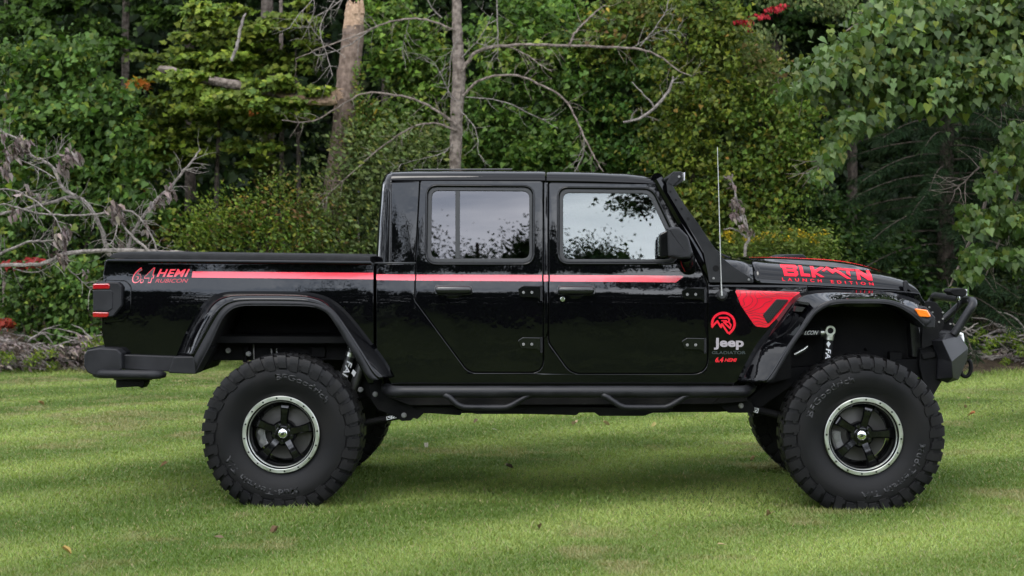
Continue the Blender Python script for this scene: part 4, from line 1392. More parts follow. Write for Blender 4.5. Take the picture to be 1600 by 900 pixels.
def leaf_material(name, rough=.45, trans=.35, spec=.4, sss=(1.0, 1.15, .5)):
    m = bpy.data.materials.new(name)
    m.use_nodes = True
    t = m.node_tree
    b = t.nodes['Principled BSDF']
    at = t.nodes.new('ShaderNodeAttribute'); at.attribute_name = 'tint'
    b.inputs['Roughness'].default_value = rough
    b.inputs['Specular IOR Level'].default_value = spec
    t.links.new(at.outputs['Color'], b.inputs['Base Color'])
    if trans:
        tr = t.nodes.new('ShaderNodeBsdfTranslucent')
        mu = t.nodes.new('ShaderNodeMix'); mu.data_type = 'RGBA'; mu.blend_type = 'MULTIPLY'
        mu.inputs['Factor'].default_value = 1
        mu.inputs['B'].default_value = (*sss, 1)
        t.links.new(at.outputs['Color'], mu.inputs['A'])
        t.links.new(mu.outputs['Result'], tr.inputs['Color'])
        mx = t.nodes.new('ShaderNodeMixShader'); mx.inputs['Fac'].default_value = trans
        t.links.new(b.outputs['BSDF'], mx.inputs[1]); t.links.new(tr.outputs['BSDF'], mx.inputs[2])
        t.links.new(mx.outputs['Shader'], t.nodes['Material Output'].inputs['Surface'])
    return m
M['leaf'] = leaf_material('leaf', .5, .3, .18)
M['waxleaf'] = leaf_material('waxy_leaf', .45, .30, .25)
M['needle'] = leaf_material('needle', .6, .12, .08)
M['grass'] = leaf_material('grass_blade', .5, .3, .35)
M['drylf'] = leaf_material('dry_leaf', .7, .2, .2, (1, 1, 1))

def ground_material():
    m = bpy.data.materials.new('lawn_turf'); m.use_nodes = True
    t = m.node_tree; b = t.nodes['Principled BSDF']
    b.inputs['Roughness'].default_value = .9; b.inputs['Specular IOR Level'].default_value = .15
    tc = t.nodes.new('ShaderNodeTexCoord')
    n1 = t.nodes.new('ShaderNodeTexNoise'); n1.inputs['Scale'].default_value = .55; n1.inputs['Detail'].default_value = 5
    n2 = t.nodes.new('ShaderNodeTexNoise'); n2.inputs['Scale'].default_value = 70; n2.inputs['Detail'].default_value = 5
    t.links.new(tc.outputs['Object'], n1.inputs['Vector']); t.links.new(tc.outputs['Object'], n2.inputs['Vector'])
    r1 = t.nodes.new('ShaderNodeValToRGB')
    r1.color_ramp.elements[0].color = (.06, .105, .018, 1); r1.color_ramp.elements[1].color = (.17, .235, .07, 1)
    r1.color_ramp.elements[0].position = .35; r1.color_ramp.elements[1].position = .65
    r2 = t.nodes.new('ShaderNodeValToRGB')
    r2.color_ramp.elements[0].color = (.35, .35, .3, 1); r2.color_ramp.elements[1].color = (1.0, 1.0, .9, 1)
    r2.color_ramp.elements[0].position = .3; r2.color_ramp.elements[1].position = .7
    t.links.new(n1.outputs['Fac'], r1.inputs['Fac']); t.links.new(n2.outputs['Fac'], r2.inputs['Fac'])
    mu = t.nodes.new('ShaderNodeMix'); mu.data_type = 'RGBA'; mu.blend_type = 'MULTIPLY'; mu.inputs['Factor'].default_value = 1
    t.links.new(r1.outputs['Color'], mu.inputs['A']); t.links.new(r2.outputs['Color'], mu.inputs['B'])
    t.links.new(mu.outputs['Result'], b.inputs['Base Color'])
    bp = t.nodes.new('ShaderNodeBump'); bp.inputs['Strength'].default_value = .8; bp.inputs['Distance'].default_value = .03
    t.links.new(n2.outputs['Fac'], bp.inputs['Height']); t.links.new(bp.outputs['Normal'], b.inputs['Normal'])
    return m
M['turf'] = ground_material()
M['litter'] = mat('forest_litter', (.022, .016, .010), .95, spec=.1, noise=(5, (.075, .055, .036), .35, .7), bump=(24, 1, .08))
xs = np.linspace(-500, 500, 2)
m = MB(); m.add([(-500, -500, 0), (500, -500, 0), (500, 500, 0), (-500, 500, 0)], [(0, 1, 2, 3)])
tag(m.build('lawn', M['turf'], smooth=False), kind='structure')
# forest floor: a gently lifting sheet that starts at the wavy lawn edge
gx = np.linspace(-60, 60, 161); v = []; f = []
for j, t in enumerate((0, .12, .5, 1.2, 3, 8, 20, 60)):
    for x in gx:
        y = float(edge_y(x)) + t
        v.append((x, y, .006 + min(.5, .10 * t) + (.08 * float(vnoise(x, y, .7, 9)) if 0 < j else 0)))
k = len(gx)
for j in range(7):
    for i in range(k - 1): f.append((j * k + i, j * k + i + 1, (j + 1) * k + i + 1, (j + 1) * k + i))
tag(mesh('forest_floor', v, f, M['litter']), kind='structure')

# grass blades, as many as the lens can resolve
def grass():
    n = 1750000
    d = 7.0 * (25.4 / 7.0) ** (rng.random(n) ** 1.12)           # depth from the camera, denser near
    y = d + CAM.y
    x = (rng.random(n) - .5) * 2 * (.50 * d + 1.6) - .03 * d
    keep = (y < edge_y(x) + .12 * rng.random(n))
    x, y, d = x[keep], y[keep], d[keep]; n = len(x)
    tint = lawn_tint(x, y, n)
    tint *= (.80 + .40 * rng.random(n))[:, None]
    dry = rng.random(n) < .07
    tint[dry] = np.array([.27, .225, .115]) * (.6 + .6 * rng.random(dry.sum()))[:, None]
    tint[:, 0] *= 1 + .25 * (rng.random(n) - .5)
    tuft = vnoise(x, y, .10, 12)
    h = (.008 + .013 * rng.random(n)) * (.8 + .4 * tuft)
    edge = np.clip((y - edge_y(x) + .9) / .9, 0, 1)
    h *= 1 + 5.0 * edge ** 2 * rng.random(n)
    h *= np.where(rng.random(n) < .012, 1.9, 1.0)               # stray taller stems
    for X in (RX, FX):                                          # uncut fringe pushed up round the tyres
        for Y in (.166, 2 - .166):
            ring = np.hypot((x - X) / .30, (y - Y) / .27)
            h *= 1 + 1.5 * np.clip(1.6 - ring, 0, .6) * (ring > .8) * rng.random(n)
    wd = (.0010 + .00025 * d)
    a = rng.random(n) * 2 * np.pi
    lx = np.cos(a); ly = np.sin(a)
    b = rng.random(n) * 2 * np.pi
    lean = h * (.4 + 1.1 * rng.random(n))
    v = np.zeros((n, 3, 3), np.float32)
    v[:, 0] = np.stack([x - lx * wd, y - ly * wd, np.full(n, -.002)], 1)
    v[:, 1] = np.stack([x + lx * wd, y + ly * wd, np.full(n, -.002)], 1)
    v[:, 2] = np.stack([x + np.cos(b) * lean, y + np.sin(b) * lean, h], 1)
    # no blades inside the flattened tyre contact
    for X in (RX, FX):
        for Y in (.166, 2 - .166):
            hit = (np.abs(x - X) < .17) & (np.abs(y - Y) < .17)
            v[hit, 2, 2] = .001
    fast_mesh('grass', v.reshape(-1, 3), np.arange(3 * n).reshape(n, 3), np.repeat(tint, 3, 0), M['grass'], kind='stuff')
grass()

# ==================================================================== FOLIAGE TOOLS
def fan(outline, fold=.0, curl=.0):
    """leaf in its own plane: base at the origin, tip at (1, 0); returns verts (u, v, w) and triangles from the midrib"""
    pts = [(0, 0, 0)] + [(u, v, fold * abs(v) - curl * u * u) for u, v in outline]
    tr = [(0, i, i + 1) for i in range(1, len(pts) - 1)]
    return np.array(pts, np.float32), np.array(tr, np.int32)
LEAF = {
    'maple': fan([(.10, .28), (.02, .42), (.30, .36), (.42, .56), (.56, .30), (.66, .24), (1.0, 0), (.66, -.24), (.56, -.30), (.42, -.56), (.30, -.36), (.02, -.42), (.10, -.28)], .12, .12),
    'grape': fan([(-.12, .25), (.05, .46), (.36, .46), (.52, .30), (.98, 0), (.52, -.30), (.36, -.46), (.05, -.46), (-.12, -.25)], .18, .18),
    'heart': fan([(-.10, .22), (.02, .44), (.28, .46), (.60, .24), (1.0, 0), (.60, -.24), (.28, -.46), (.02, -.44), (-.10, -.22)], .22, .15),
    'oval': fan([(.28, .24), (.62, .22), (1.0, 0), (.62, -.22), (.28, -.24)], .25, .2),
    'small': fan([(.45, .26), (1.0, 0), (.45, -.26)], .2, .1),
    'needle': fan([(.5, .055), (1.0, 0), (.5, -.055)], 0, .15),
    'curled': fan([(.2, .20), (.6, .26), (1.0, 0), (.6, -.2), (.2, -.22)], .9, .6),
}
def unit(a): return a / (np.linalg.norm(a, axis=1)[:, None] + 1e-9)
def leaf_arrays(pos, nrm, tip, size, kind, cols):
    tv, tt = LEAF[kind]
    n = len(pos)
    nn = unit(nrm)
    u = unit(tip - nn * (tip * nn).sum(1)[:, None])
    w_ = np.cross(nn, u)
    v = pos[:, None, :] + size[:, None, None] * (tv[None, :, 0:1] * u[:, None] + tv[None, :, 1:2] * w_[:, None] + tv[None, :, 2:3] * nn[:, None])
    tri = (np.arange(n) * len(tv))[:, None, None] + tt[None]
    return v.reshape(-1, 3), tri.reshape(-1, 3), np.repeat(cols, len(tv), 0)
class Foliage:
    def __init__(s): s.v = []; s.t = []; s.c = []; s.n = 0
    def add(s, v, t, c): s.v.append(v); s.t.append(t + s.n); s.c.append(c); s.n += len(v)
    def build(s, name, m, parent=None, kind=None): return fast_mesh(name, np.concatenate(s.v), np.concatenate(s.t), np.concatenate(s.c), m, parent, kind)
def palette(cols, n):
    """cols: [(weight, (r,g,b))]"""
    wgt = np.array([c[0] for c in cols], float); wgt /= wgt.sum()
    i = rng.choice(len(cols), n, p=wgt)
    c = np.array([c[1] for c in cols], float)[i]
    return c * (.72 + .56 * rng.random(n))[:, None] * (1 + .14 * (rng.random((n, 3)) - .5))
LEAFK = np.array([.92, .92, .60])
KN, KS = 2.9, .58                 # leaf count and leaf size
def blob(fo, px, py, Y, rx, rz, ry, n, kind, size, cols, style='vine', sub=0, shell=2.2):
    """a clump of leaves; rx, rz in photograph pixels at depth Y, ry in metres"""
    c = np.array(P(px, py, Y)); s = S(Y)
    if kind not in ('curled', 'small'):
        n = int(n * KN); size = size * KS
        if not sub and n > 120 and rx * s > .22: sub = n // 40
    d = unit(rng.normal(size=(n, 3)))
    r = rng.random(n) ** (1 / shell)
    r *= 1 + .22 * np.sin(d[:, 0] * 7 + px) * np.cos(d[:, 2] * 6 + py)
    pos = c + d * r[:, None] * np.array([rx * s, ry, rz * s])
    grp = np.ones(n)
    if sub:                                    # gather into smaller sprays
        cen = c + unit(rng.normal(size=(sub, 3))) * (rng.random(sub) ** .45)[:, None] * np.array([rx * s, ry, rz * s])
        i = rng.integers(0, sub, n)
        rad = size * (2.4 if style == 'wild' else 1) * (1.1 + 1.5 * rng.random(n))[:, None] if style != 'layer' else .26 * min(rx, rz) * s + .06
        off = rng.normal(size=(n, 3)) * rad * np.array([.8, .8, .13 if style == 'layer' else .6])
        pos = cen[i] + off
        grp = (.62 + .7 * rng.random(sub))[i]
        if style == 'layer': pos[:, 2] -= .35 * (off[:, 0] ** 2 + off[:, 1] ** 2)
    rnd = rng.normal(size=(n, 3))
    if style == 'layer':   nrm = np.array([0, -.55, .8]) + rnd * .42; tip = rnd[:, [1, 2, 0]] + np.array([0, -.3, -.35])
    elif style == 'hang':  nrm = np.array([0, -.9, .35]) + rnd * .55; tip = np.array([0, -.1, -1.0]) + rnd[:, [2, 0, 1]] * .4
    elif style == 'wild':
        nrm = rnd + np.array([0, -.3, .4]); tip = rnd[:, [1, 2, 0]] + np.array([0, 0, .2])
    else:                  nrm = d * .45 + np.array([0, -.45, .7]) + rnd * .55; tip = np.array([0, -.25, -.7]) + rnd[:, [1, 2, 0]] * .55
    sz = size * (.5 + .85 * rng.random(n))
    ok = pos[:, 2] > .02
    cc = palette(cols, n) * grp[:, None] * (LEAFK if kind != 'curled' else 1)
    mixk = {'vine': 'oval', 'hang': 'grape'}.get(style, kind) if kind in ('heart', 'grape') else kind
    sel = ok & (rng.random(n) < (.6 if mixk != kind else 2))
    fo.add(*leaf_arrays(pos[sel], nrm[sel], tip[sel], sz[sel], kind, cc[sel]))
    sel = ok & ~sel
    if sel.any(): fo.add(*leaf_arrays(pos[sel], nrm[sel], tip[sel], sz[sel] * .9, mixk, cc[sel]))
def bark(name, c1, c2, sc_=18, bumpd=.03):
    m = mat(name, c1, .9, spec=.15, noise=(sc_, c2, .35, .68))
    t = m.node_tree; b = t.nodes['Principled BSDF']
    tc = t.nodes.new('ShaderNodeTexCoord'); mp = t.nodes.new('ShaderNodeMapping'); mp.inputs['Scale'].default_value = (1, 1, .12)
    n = t.nodes.new('ShaderNodeTexNoise'); n.inputs['Scale'].default_value = 42; n.inputs['Detail'].default_value = 5
    bp = t.nodes.new('ShaderNodeBump'); bp.inputs['Strength'].default_value = 1; bp.inputs['Distance'].default_value = bumpd
    t.links.new(tc.outputs['Object'], mp.inputs['Vector']); t.links.new(mp.outputs['Vector'], n.inputs['Vector'])
    t.links.new(n.outputs['Fac'], bp.inputs['Height']); t.links.new(bp.outputs['Normal'], b.inputs['Normal'])
    return m
M['bark'] = bark('grey_brown_bark', (.07, .055, .045), (.20, .165, .14))
M['bark_dark'] = bark('dark_bark', (.025, .02, .016), (.075, .06, .048))
M['bark_snag'] = bark('red_brown_bark', (.085, .060, .046), (.19, .14, .11), 14)
M['bare'] = bark('bleached_branch', (.085, .074, .066), (.22, .195, .175), 30, .008)
M['fresh'] = bark('splintered_wood', (.22, .145, .095), (.36, .25, .17), 26, .02)
def px_tube(mb, pts, radii, Y, n=5, sides=8, jit=.1, dy=0.0):
    """px polyline, px radii -> tube at depth Y (Y may drift by dy along it)"""
    q = spline(pts, n)
    r = np.interp(np.linspace(0, 1, len(q)), np.linspace(0, 1, len(radii)), radii)
    path = []
    for i, (x, y) in enumerate(q):
        YY = Y + dy * i / (len(q) - 1)
        path.append(tuple(P(x + random.gauss(0, .5), y + random.gauss(0, .5), YY)))
    mb.tube(path, [a * S(Y) for a in r], sides, jitter=jit)
    return q
def twigs(mb, q, Y, count, length, r=.7, droop=.3):
    """fine twigs that leave a px polyline"""
    for _ in range(count):
        i = random.randrange(2, len(q))
        x, y = q[i]
        dx, dy_ = q[i] - q[i - 2]
        a = math.atan2(dy_, dx) + random.choice((-1, 1)) * random.uniform(.4, 1.3)
        l = length * random.uniform(.4, 1.2)
        x1 = x + math.cos(a) * l * .5; y1 = y + math.sin(a) * l * .5
        a += random.uniform(-.5, .5)
        x2 = x1 + math.cos(a) * l * .5; y2 = y1 + math.sin(a) * l * .5 + droop * l * .2
        px_tube(mb, [(x, y), (x1, y1), (x2, y2)], [r, r * .7, r * .35], Y, 2, 5, 0, dy=random.uniform(-.25, .15))
        if random.random() < .6:
            a += random.choice((-1, 1)) * .7
            px_tube(mb, [(x1, y1), (x1 + math.cos(a) * l * .4, y1 + math.sin(a) * l * .4)], [r * .6, r * .3], Y, 2, 4, 0)
def foot(px, Y): 
    p = P(px, 500, Y); return (p.x, Y, 0)
def ground_px(Y): return 388 + 1.581 * F / (Y - CAM.y)
# ==================================================================== THE WOOD
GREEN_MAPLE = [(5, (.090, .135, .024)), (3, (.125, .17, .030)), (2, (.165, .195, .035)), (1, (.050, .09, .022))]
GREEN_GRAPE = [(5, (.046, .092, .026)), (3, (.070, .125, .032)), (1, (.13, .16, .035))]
GREEN_DARK_SHADED = [(5, (.016, .037, .010)), (3, (.024, .050, .013)), (1, (.042, .070, .017))]  # dark greens, lowered further so the wood's inner shade is painted in
YELLOWISH = [(4, (.085, .13, .028)), (2, (.135, .155, .032)), (3, (.055, .10, .022)), (.4, (.22, .17, .03)), (.7, (.13, .08, .04))]
OLIVE = [(4, (.085, .11, .03)), (3, (.12, .13, .045)), (2, (.06, .085, .02)), (1, (.15, .10, .05))]
GREYGREEN = [(4, (.075, .105, .05)), (3, (.10, .13, .06)), (1, (.13, .14, .05))]
POPLAR = [(5, (.062, .105, .040)), (4, (.085, .13, .058)), (2, (.11, .135, .028)), (1, (.045, .08, .03))]
FAR_SHADED = [(5, (.012, .025, .007)), (3, (.020, .037, .009)), (1, (.034, .05, .013))]  # leaf colours darkened to stand for the dim light inside the wood

# far-off wood that reads as one mass, with an unseen canopy added to block sky light
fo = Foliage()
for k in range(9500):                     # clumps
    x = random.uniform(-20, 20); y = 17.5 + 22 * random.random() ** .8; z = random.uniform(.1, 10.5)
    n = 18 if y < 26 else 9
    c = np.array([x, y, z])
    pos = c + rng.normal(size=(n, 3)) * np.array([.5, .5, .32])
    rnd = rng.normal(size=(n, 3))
    fo.add(*leaf_arrays(pos, rnd * .6 + np.array([0, -.5, .6]), rnd[:, [1, 2, 0]] + np.array([0, 0, -.5]), (.17 if y < 26 else .30) * (.6 + .8 * rng.random(n)), 'grape', palette(FAR_SHADED, n)))
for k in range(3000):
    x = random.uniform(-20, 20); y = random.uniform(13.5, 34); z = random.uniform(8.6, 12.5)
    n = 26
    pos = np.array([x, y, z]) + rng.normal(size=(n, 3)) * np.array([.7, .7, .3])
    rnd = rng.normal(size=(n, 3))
    fo.add(*leaf_arrays(pos, rnd * .5 + np.array([0, 0, 1]), rnd[:, [1, 2, 0]], .23 * (.6 + .8 * rng.random(n)), 'grape', palette(FAR_SHADED, n)))
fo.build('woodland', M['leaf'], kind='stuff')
# made-up hill beyond the wood, added to shut out sky in the gaps
v = []; f = []
hx = np.linspace(-70, 70, 41)
for j, (y, z) in enumerate(((40, .4), (46, 5), (54, 12), (66, 19), (90, 22))):
    for x in hx: v.append((x, y + 2 * math.sin(x * .3), z + (1.2 * math.sin(x * .5 + j) + 1.0 * math.sin(x * 1.3) if j else 0)))
for j in range(4):
    for i in range(40): f.append((j * 41 + i, j * 41 + i + 1, (j + 1) * 41 + i + 1, (j + 1) * 41 + i))
tag(mesh('added_hill', v, f, mat('added_hill_green', (.012, .024, .008), .95, spec=.05, noise=(1.3, (.03, .05, .014), .35, .7), bump=(1.6, 1, .6))), kind='structure')

# the wood across the lawn, behind the photographer: the windows and the paint mirror it
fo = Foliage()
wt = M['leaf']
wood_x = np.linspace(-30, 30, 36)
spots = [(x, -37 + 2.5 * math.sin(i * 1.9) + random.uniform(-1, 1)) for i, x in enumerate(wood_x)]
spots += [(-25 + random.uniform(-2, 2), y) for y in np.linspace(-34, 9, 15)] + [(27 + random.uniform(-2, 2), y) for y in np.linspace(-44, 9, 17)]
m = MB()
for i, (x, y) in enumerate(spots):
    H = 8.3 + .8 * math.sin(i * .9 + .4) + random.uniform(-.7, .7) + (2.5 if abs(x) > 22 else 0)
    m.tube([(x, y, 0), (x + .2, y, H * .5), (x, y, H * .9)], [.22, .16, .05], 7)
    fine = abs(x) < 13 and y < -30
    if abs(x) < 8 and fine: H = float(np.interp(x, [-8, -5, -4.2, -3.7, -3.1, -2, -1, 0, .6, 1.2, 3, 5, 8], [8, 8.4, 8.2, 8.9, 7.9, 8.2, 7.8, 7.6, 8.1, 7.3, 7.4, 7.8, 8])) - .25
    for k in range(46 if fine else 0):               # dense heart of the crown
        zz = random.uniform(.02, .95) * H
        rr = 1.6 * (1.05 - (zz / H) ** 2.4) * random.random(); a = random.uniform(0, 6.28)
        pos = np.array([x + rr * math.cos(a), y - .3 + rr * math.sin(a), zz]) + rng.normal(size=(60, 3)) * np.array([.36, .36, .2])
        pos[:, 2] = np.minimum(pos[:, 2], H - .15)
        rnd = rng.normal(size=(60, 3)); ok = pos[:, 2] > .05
        fo.add(*leaf_arrays(pos[ok], (rnd + np.array([0, .9, .3]))[ok], rnd[ok][:, [1, 2, 0]], .26 * (.5 + .9 * rng.random(ok.sum())), 'heart', palette(GREEN_DARK_SHADED, 60)[ok]))
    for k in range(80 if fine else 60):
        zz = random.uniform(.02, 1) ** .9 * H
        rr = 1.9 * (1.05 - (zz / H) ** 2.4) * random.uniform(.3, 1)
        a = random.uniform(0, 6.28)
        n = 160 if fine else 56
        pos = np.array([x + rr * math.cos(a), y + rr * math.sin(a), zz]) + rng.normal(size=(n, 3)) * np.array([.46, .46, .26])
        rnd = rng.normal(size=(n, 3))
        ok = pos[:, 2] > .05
        fo.add(*leaf_arrays(pos[ok], (rnd + np.array([0, .5, .5]))[ok], rnd[ok][:, [1, 2, 0]], (.095 if fine else .26) * (.5 + .9 * rng.random(ok.sum())), 'oval', palette(GREEN_DARK_SHADED, n)[ok]))
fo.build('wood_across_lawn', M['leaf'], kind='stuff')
m.build('trunks_across_lawn', M['bark_dark'])['kind'] = 'stuff'
# one nearer tree on that side whose leafy boughs show in the front window
ft = empty('lawn_tree', (3.6, -24, 0), 'leafy tree behind the photographer, mirrored in the front window of the truck', 'tree')
m = MB(); m.tube([(3.6, -24, 0), (3.6, -24, 3), (3.5, -24, 6), (3.4, -24, 9)], [.25, .2, .15, .05], 10)
for z, dx in ((5.0, -1.8), (6.2, -2.4), (7.0, -2.6), (7.6, -2.2)):
    m.tube([(3.6, -24, z), (3.6 + dx * .6, -23.9, z + .4), (3.6 + dx, -23.8, z + .25)], [.07, .04, .012], 7)
m.build('trunk', M['bark_dark'], ft)
fo = Foliage()
for k in range(150):
    z = random.uniform(4.6, 9); r = 2.5 * random.random() ** .6; a = random.uniform(0, 6.28)
    x = 3.5 + r * math.cos(a); y = -24 + r * math.sin(a)
    n = 170
    if z < 6.6 and x < 3.2: continue
    pos = np.array([x, y, z]) + rng.normal(size=(n, 3)) * np.array([.30, .30, .09])
    rnd = rng.normal(size=(n, 3))
    fo.add(*leaf_arrays(pos, rnd * .5 + np.array([0, 0, 1]), rnd[:, [1, 2, 0]], .08 * (.6 + .8 * rng.random(n)), 'maple', palette(GREEN_DARK_SHADED, n)))
fo.build('crown', M['leaf'], ft)

# ---------------------------------------------------------------- trees deeper in the wood
def forest_tree(px, Y, rpx, label, lean=0, crown=((0, -40),), pal=GREEN_DARK_SHADED, m_=None, ivy=0, group=None):
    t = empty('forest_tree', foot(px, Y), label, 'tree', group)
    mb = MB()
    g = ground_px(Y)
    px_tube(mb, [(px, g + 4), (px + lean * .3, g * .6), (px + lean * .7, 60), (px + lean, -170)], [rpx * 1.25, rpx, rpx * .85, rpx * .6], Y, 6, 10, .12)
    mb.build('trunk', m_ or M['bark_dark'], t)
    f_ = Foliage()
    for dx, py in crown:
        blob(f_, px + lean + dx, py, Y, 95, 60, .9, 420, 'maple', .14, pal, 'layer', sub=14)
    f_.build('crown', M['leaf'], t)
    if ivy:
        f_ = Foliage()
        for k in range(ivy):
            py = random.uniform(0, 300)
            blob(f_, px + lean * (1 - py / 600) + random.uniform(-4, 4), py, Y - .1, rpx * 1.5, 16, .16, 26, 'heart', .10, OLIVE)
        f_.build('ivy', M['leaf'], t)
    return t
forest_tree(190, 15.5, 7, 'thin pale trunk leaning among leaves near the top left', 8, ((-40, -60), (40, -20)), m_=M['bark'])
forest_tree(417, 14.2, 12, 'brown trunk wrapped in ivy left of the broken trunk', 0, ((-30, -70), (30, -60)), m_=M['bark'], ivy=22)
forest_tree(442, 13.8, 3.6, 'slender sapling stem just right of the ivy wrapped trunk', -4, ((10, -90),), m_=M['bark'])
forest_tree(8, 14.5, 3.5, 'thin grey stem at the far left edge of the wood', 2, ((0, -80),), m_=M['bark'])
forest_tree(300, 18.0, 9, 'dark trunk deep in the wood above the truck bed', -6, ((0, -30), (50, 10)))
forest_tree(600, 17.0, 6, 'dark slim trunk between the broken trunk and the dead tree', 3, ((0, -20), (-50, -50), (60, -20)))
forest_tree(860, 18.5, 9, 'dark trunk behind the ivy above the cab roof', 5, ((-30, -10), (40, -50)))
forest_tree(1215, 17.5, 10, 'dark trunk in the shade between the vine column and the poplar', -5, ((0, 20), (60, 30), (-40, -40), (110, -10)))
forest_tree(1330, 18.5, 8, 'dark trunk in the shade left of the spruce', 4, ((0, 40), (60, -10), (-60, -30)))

# ---------------------------------------------------------------- broken trunk and the log that fell from it
sn = empty('broken_trunk', foot(505, 12.3), 'tall red brown tree trunk snapped off with a pale splintered top', 'dead tree')
mb = MB()
px_tube(mb, [(503, 600), (512, 420), (521, 320), (533, 227), (539, 170), (545, 113), (550, 70), (553, 40)], [21, 20, 18.5, 17.5, 17, 17.5, 17, 16.5], 12.3, 6, 22, .10)
mb.build('trunk', M['bark_snag'], sn)
mb = MB()
px_tube(mb, [(552, 46), (554, 22), (555, 12)], [15.6, 15.0, 13.5], 12.29, 4, 20, .14)
for k in range(22):
    a = random.uniform(0, 6.28); x = 554 + 12.5 * math.cos(a); 
    h = random.uniform(3, 24) if math.cos(a) > -.2 else random.uniform(-2, 14)
    if -.25 < math.cos(a) < .25: h *= .4
    px_tube(mb, [(x, 22), (x + .5, 12 - h * .4), (x + 1, 10 - h)], [3.6, 2.4, .3], 12.3 + .12 * math.sin(a), 2, 5, .2)
mb.build('splintered_top', M['fresh'], sn)
f_ = Foliage()
blob(f_, 560, 150, 12.15, 12, 60, .14, 90, 'heart', .085, YELLOWISH); blob(f_, 545, 210, 12.1, 16, 40, .14, 70, 'heart', .085, OLIVE)
f_.build('ivy', M['leaf'], sn)
lg = empty('fallen_log', (P(400, 140, 12.0).x, 12.0, 0), 'long splintered log hanging among maple leaves left of the broken trunk', 'log')
mb = MB()
q = px_tube(mb, [(527, 153), (500, 152), (468, 150), (420, 142), (378, 134), (320, 124), (270, 112), (248, 106)], [12, 11.5, 11, 8.5, 7.5, 7, 6.5, 5], 12.0, 5, 12, .22)
mb.build('trunk', M['bark'], lg)
mb = MB()
px_tube(mb, [(526, 156), (500, 157), (462, 154), (430, 147)], [9, 8, 6.5, 1.5], 11.93, 5, 9, .3)
px_tube(mb, [(525, 146), (490, 143), (440, 134), (395, 131)], [3.2, 3.4, 2.6, 1], 11.90, 5, 7, .3)
for k in range(9):
    y = 148 + random.uniform(-8, 12); px_tube(mb, [(515, y), (528, y + random.uniform(-3, 3)), (533 + random.uniform(-4, 5), y + random.uniform(-4, 4))], [2.6, 1.6, .3], 11.95, 2, 5, .3)
mb.build('splintered_wood', M['fresh'], lg)
mb = MB(); px_tube(mb, [(372, 60), (378, 35), (384, 20)], [2.6, 2.4, 1.2], 12.0); px_tube(mb, [(362, 95), (368, 78), (373, 60)], [2.4, 2.6, 2.6], 12.0)
mb.build('dead_branch', M['bare'], lg)

# ---------------------------------------------------------------- bare dead tree behind the cab
dt = empty('dead_tree', foot(712, 11.6), 'bare dead tree behind the cab with arching lichen grey branches', 'dead tree')
mb = MB()
px_tube(mb, [(709, 606), (710, 420), (711, 264), (714, 180), (717, 120), (715, 60), (713, 10), (712, -80)], [11, 10, 9, 10, 10, 8.2, 7.2, 6], 11.6, 6, 16, .16)
mb.build('trunk', M['bark'], dt)
BR = [([(722, 112), (730, 98), (745, 81), (783, 72), (840, 70), (916, 72), (991, 75.6), (1029, 87), (1059, 110), (1082, 119)], [5, 4.4, 3.6, 3, 2.2, 1]),
      ([(724, 150), (745, 128), (772, 119), (810, 118), (848, 134), (882, 155), (900, 185), (912, 212), (927, 242), (942, 268)], [3.6, 3.2, 2.8, 2.4, 2, 1]),
      ([(914, 215), (910, 245), (899, 266), (890, 276)], [1.7, 1.3, .8]),
      ([(712, 48), (698, 42), (666, 31), (624, 31), (590, 41), (553, 57), (500, 76), (462, 92)], [3.2, 2.6, 2.4, 2, 1.6, .9]),
      ([(590, 42), (581, 45), (549, 68), (522, 81), (492, 87)], [1.8, 1.5, .8]),
      ([(712, 195), (700, 185), (681, 172), (651, 157), (613, 148), (575, 145), (545, 157), (500, 185), (468, 191), (440, 187)], [3.8, 3.2, 2.8, 2.2, 1.7, .9]),
      ([(713, 204), (700, 199), (681, 193), (651, 196), (621, 212), (590, 234), (557, 264), (522, 295), (494, 325)], [3.4, 2.8, 2.5, 2, 1.5, .8]),
      ([(889, 70), (900, 49), (927, 22), (945, 8)], [3, 2.8, 2.2, 1.2]),
      ([(790, 72), (820, 84), (845, 102), (862, 112)], [2, 1.5, .8]),
      ([(716, 60), (706, 80), (703, 110), (700, 150)], [1.4, 1.2, .8]),
      ([(728, 152), (780, 157), (830, 178), (872, 200)], [1.6, 1.2, .6]),
      ([(776, -10), (777, 30), (778, 72), (777, 90)], [1.8, 1.5, .9]),
      ([(985, 76), (1012, 60), (1035, 48), (1058, 48)], [1.3, 1, .6]), ([(1000, 72), (1020, 48), (1040, 18), (1046, -10)], [1.6, 1.2, 1]),
      ([(690, 28), (672, 8), (660, -20)], [1.8, 1.4, 1]), ([(640, 30), (632, 60), (628, 82)], [1.1, .8, .5]),
      ([(560, -20), (520, 10), (490, 30), (470, 62)], [1.6, 1.2, .7]), ([(530, -10), (500, 40), (512, 90), (520, 118)], [1.2, 1, .6]), ([(505, -20), (470, 20), (452, 44)], [1.2, .9, .6]), ([(540, 90), (500, 60), (478, 30)], [1, .8, .5]),
      ([(708, 225), (690, 240), (650, 250), (610, 262)], [1.4, 1.1, .6]), ([(705, 150), (690, 120), (676, 96), (655, 84)], [1.2, .9, .5]), ([(718, 170), (742, 200), (748, 240)], [1.2, .9, .6]), ([(720, 90), (750, 60), (770, 20)], [1.5, 1.1, .7])]
for pts, rr in BR:
    mb = MB()
    q = px_tube(mb, pts, [a * .64 for a in rr], 11.5, 5, 7, .2, dy=random.uniform(-.5, .3))
    twigs(mb, q, 11.4, int(len(pts) * 2.6), 34, .42)
    mb.build('branch', M['bare'] if rr[0] < 1.9 else M['bark'], dt)

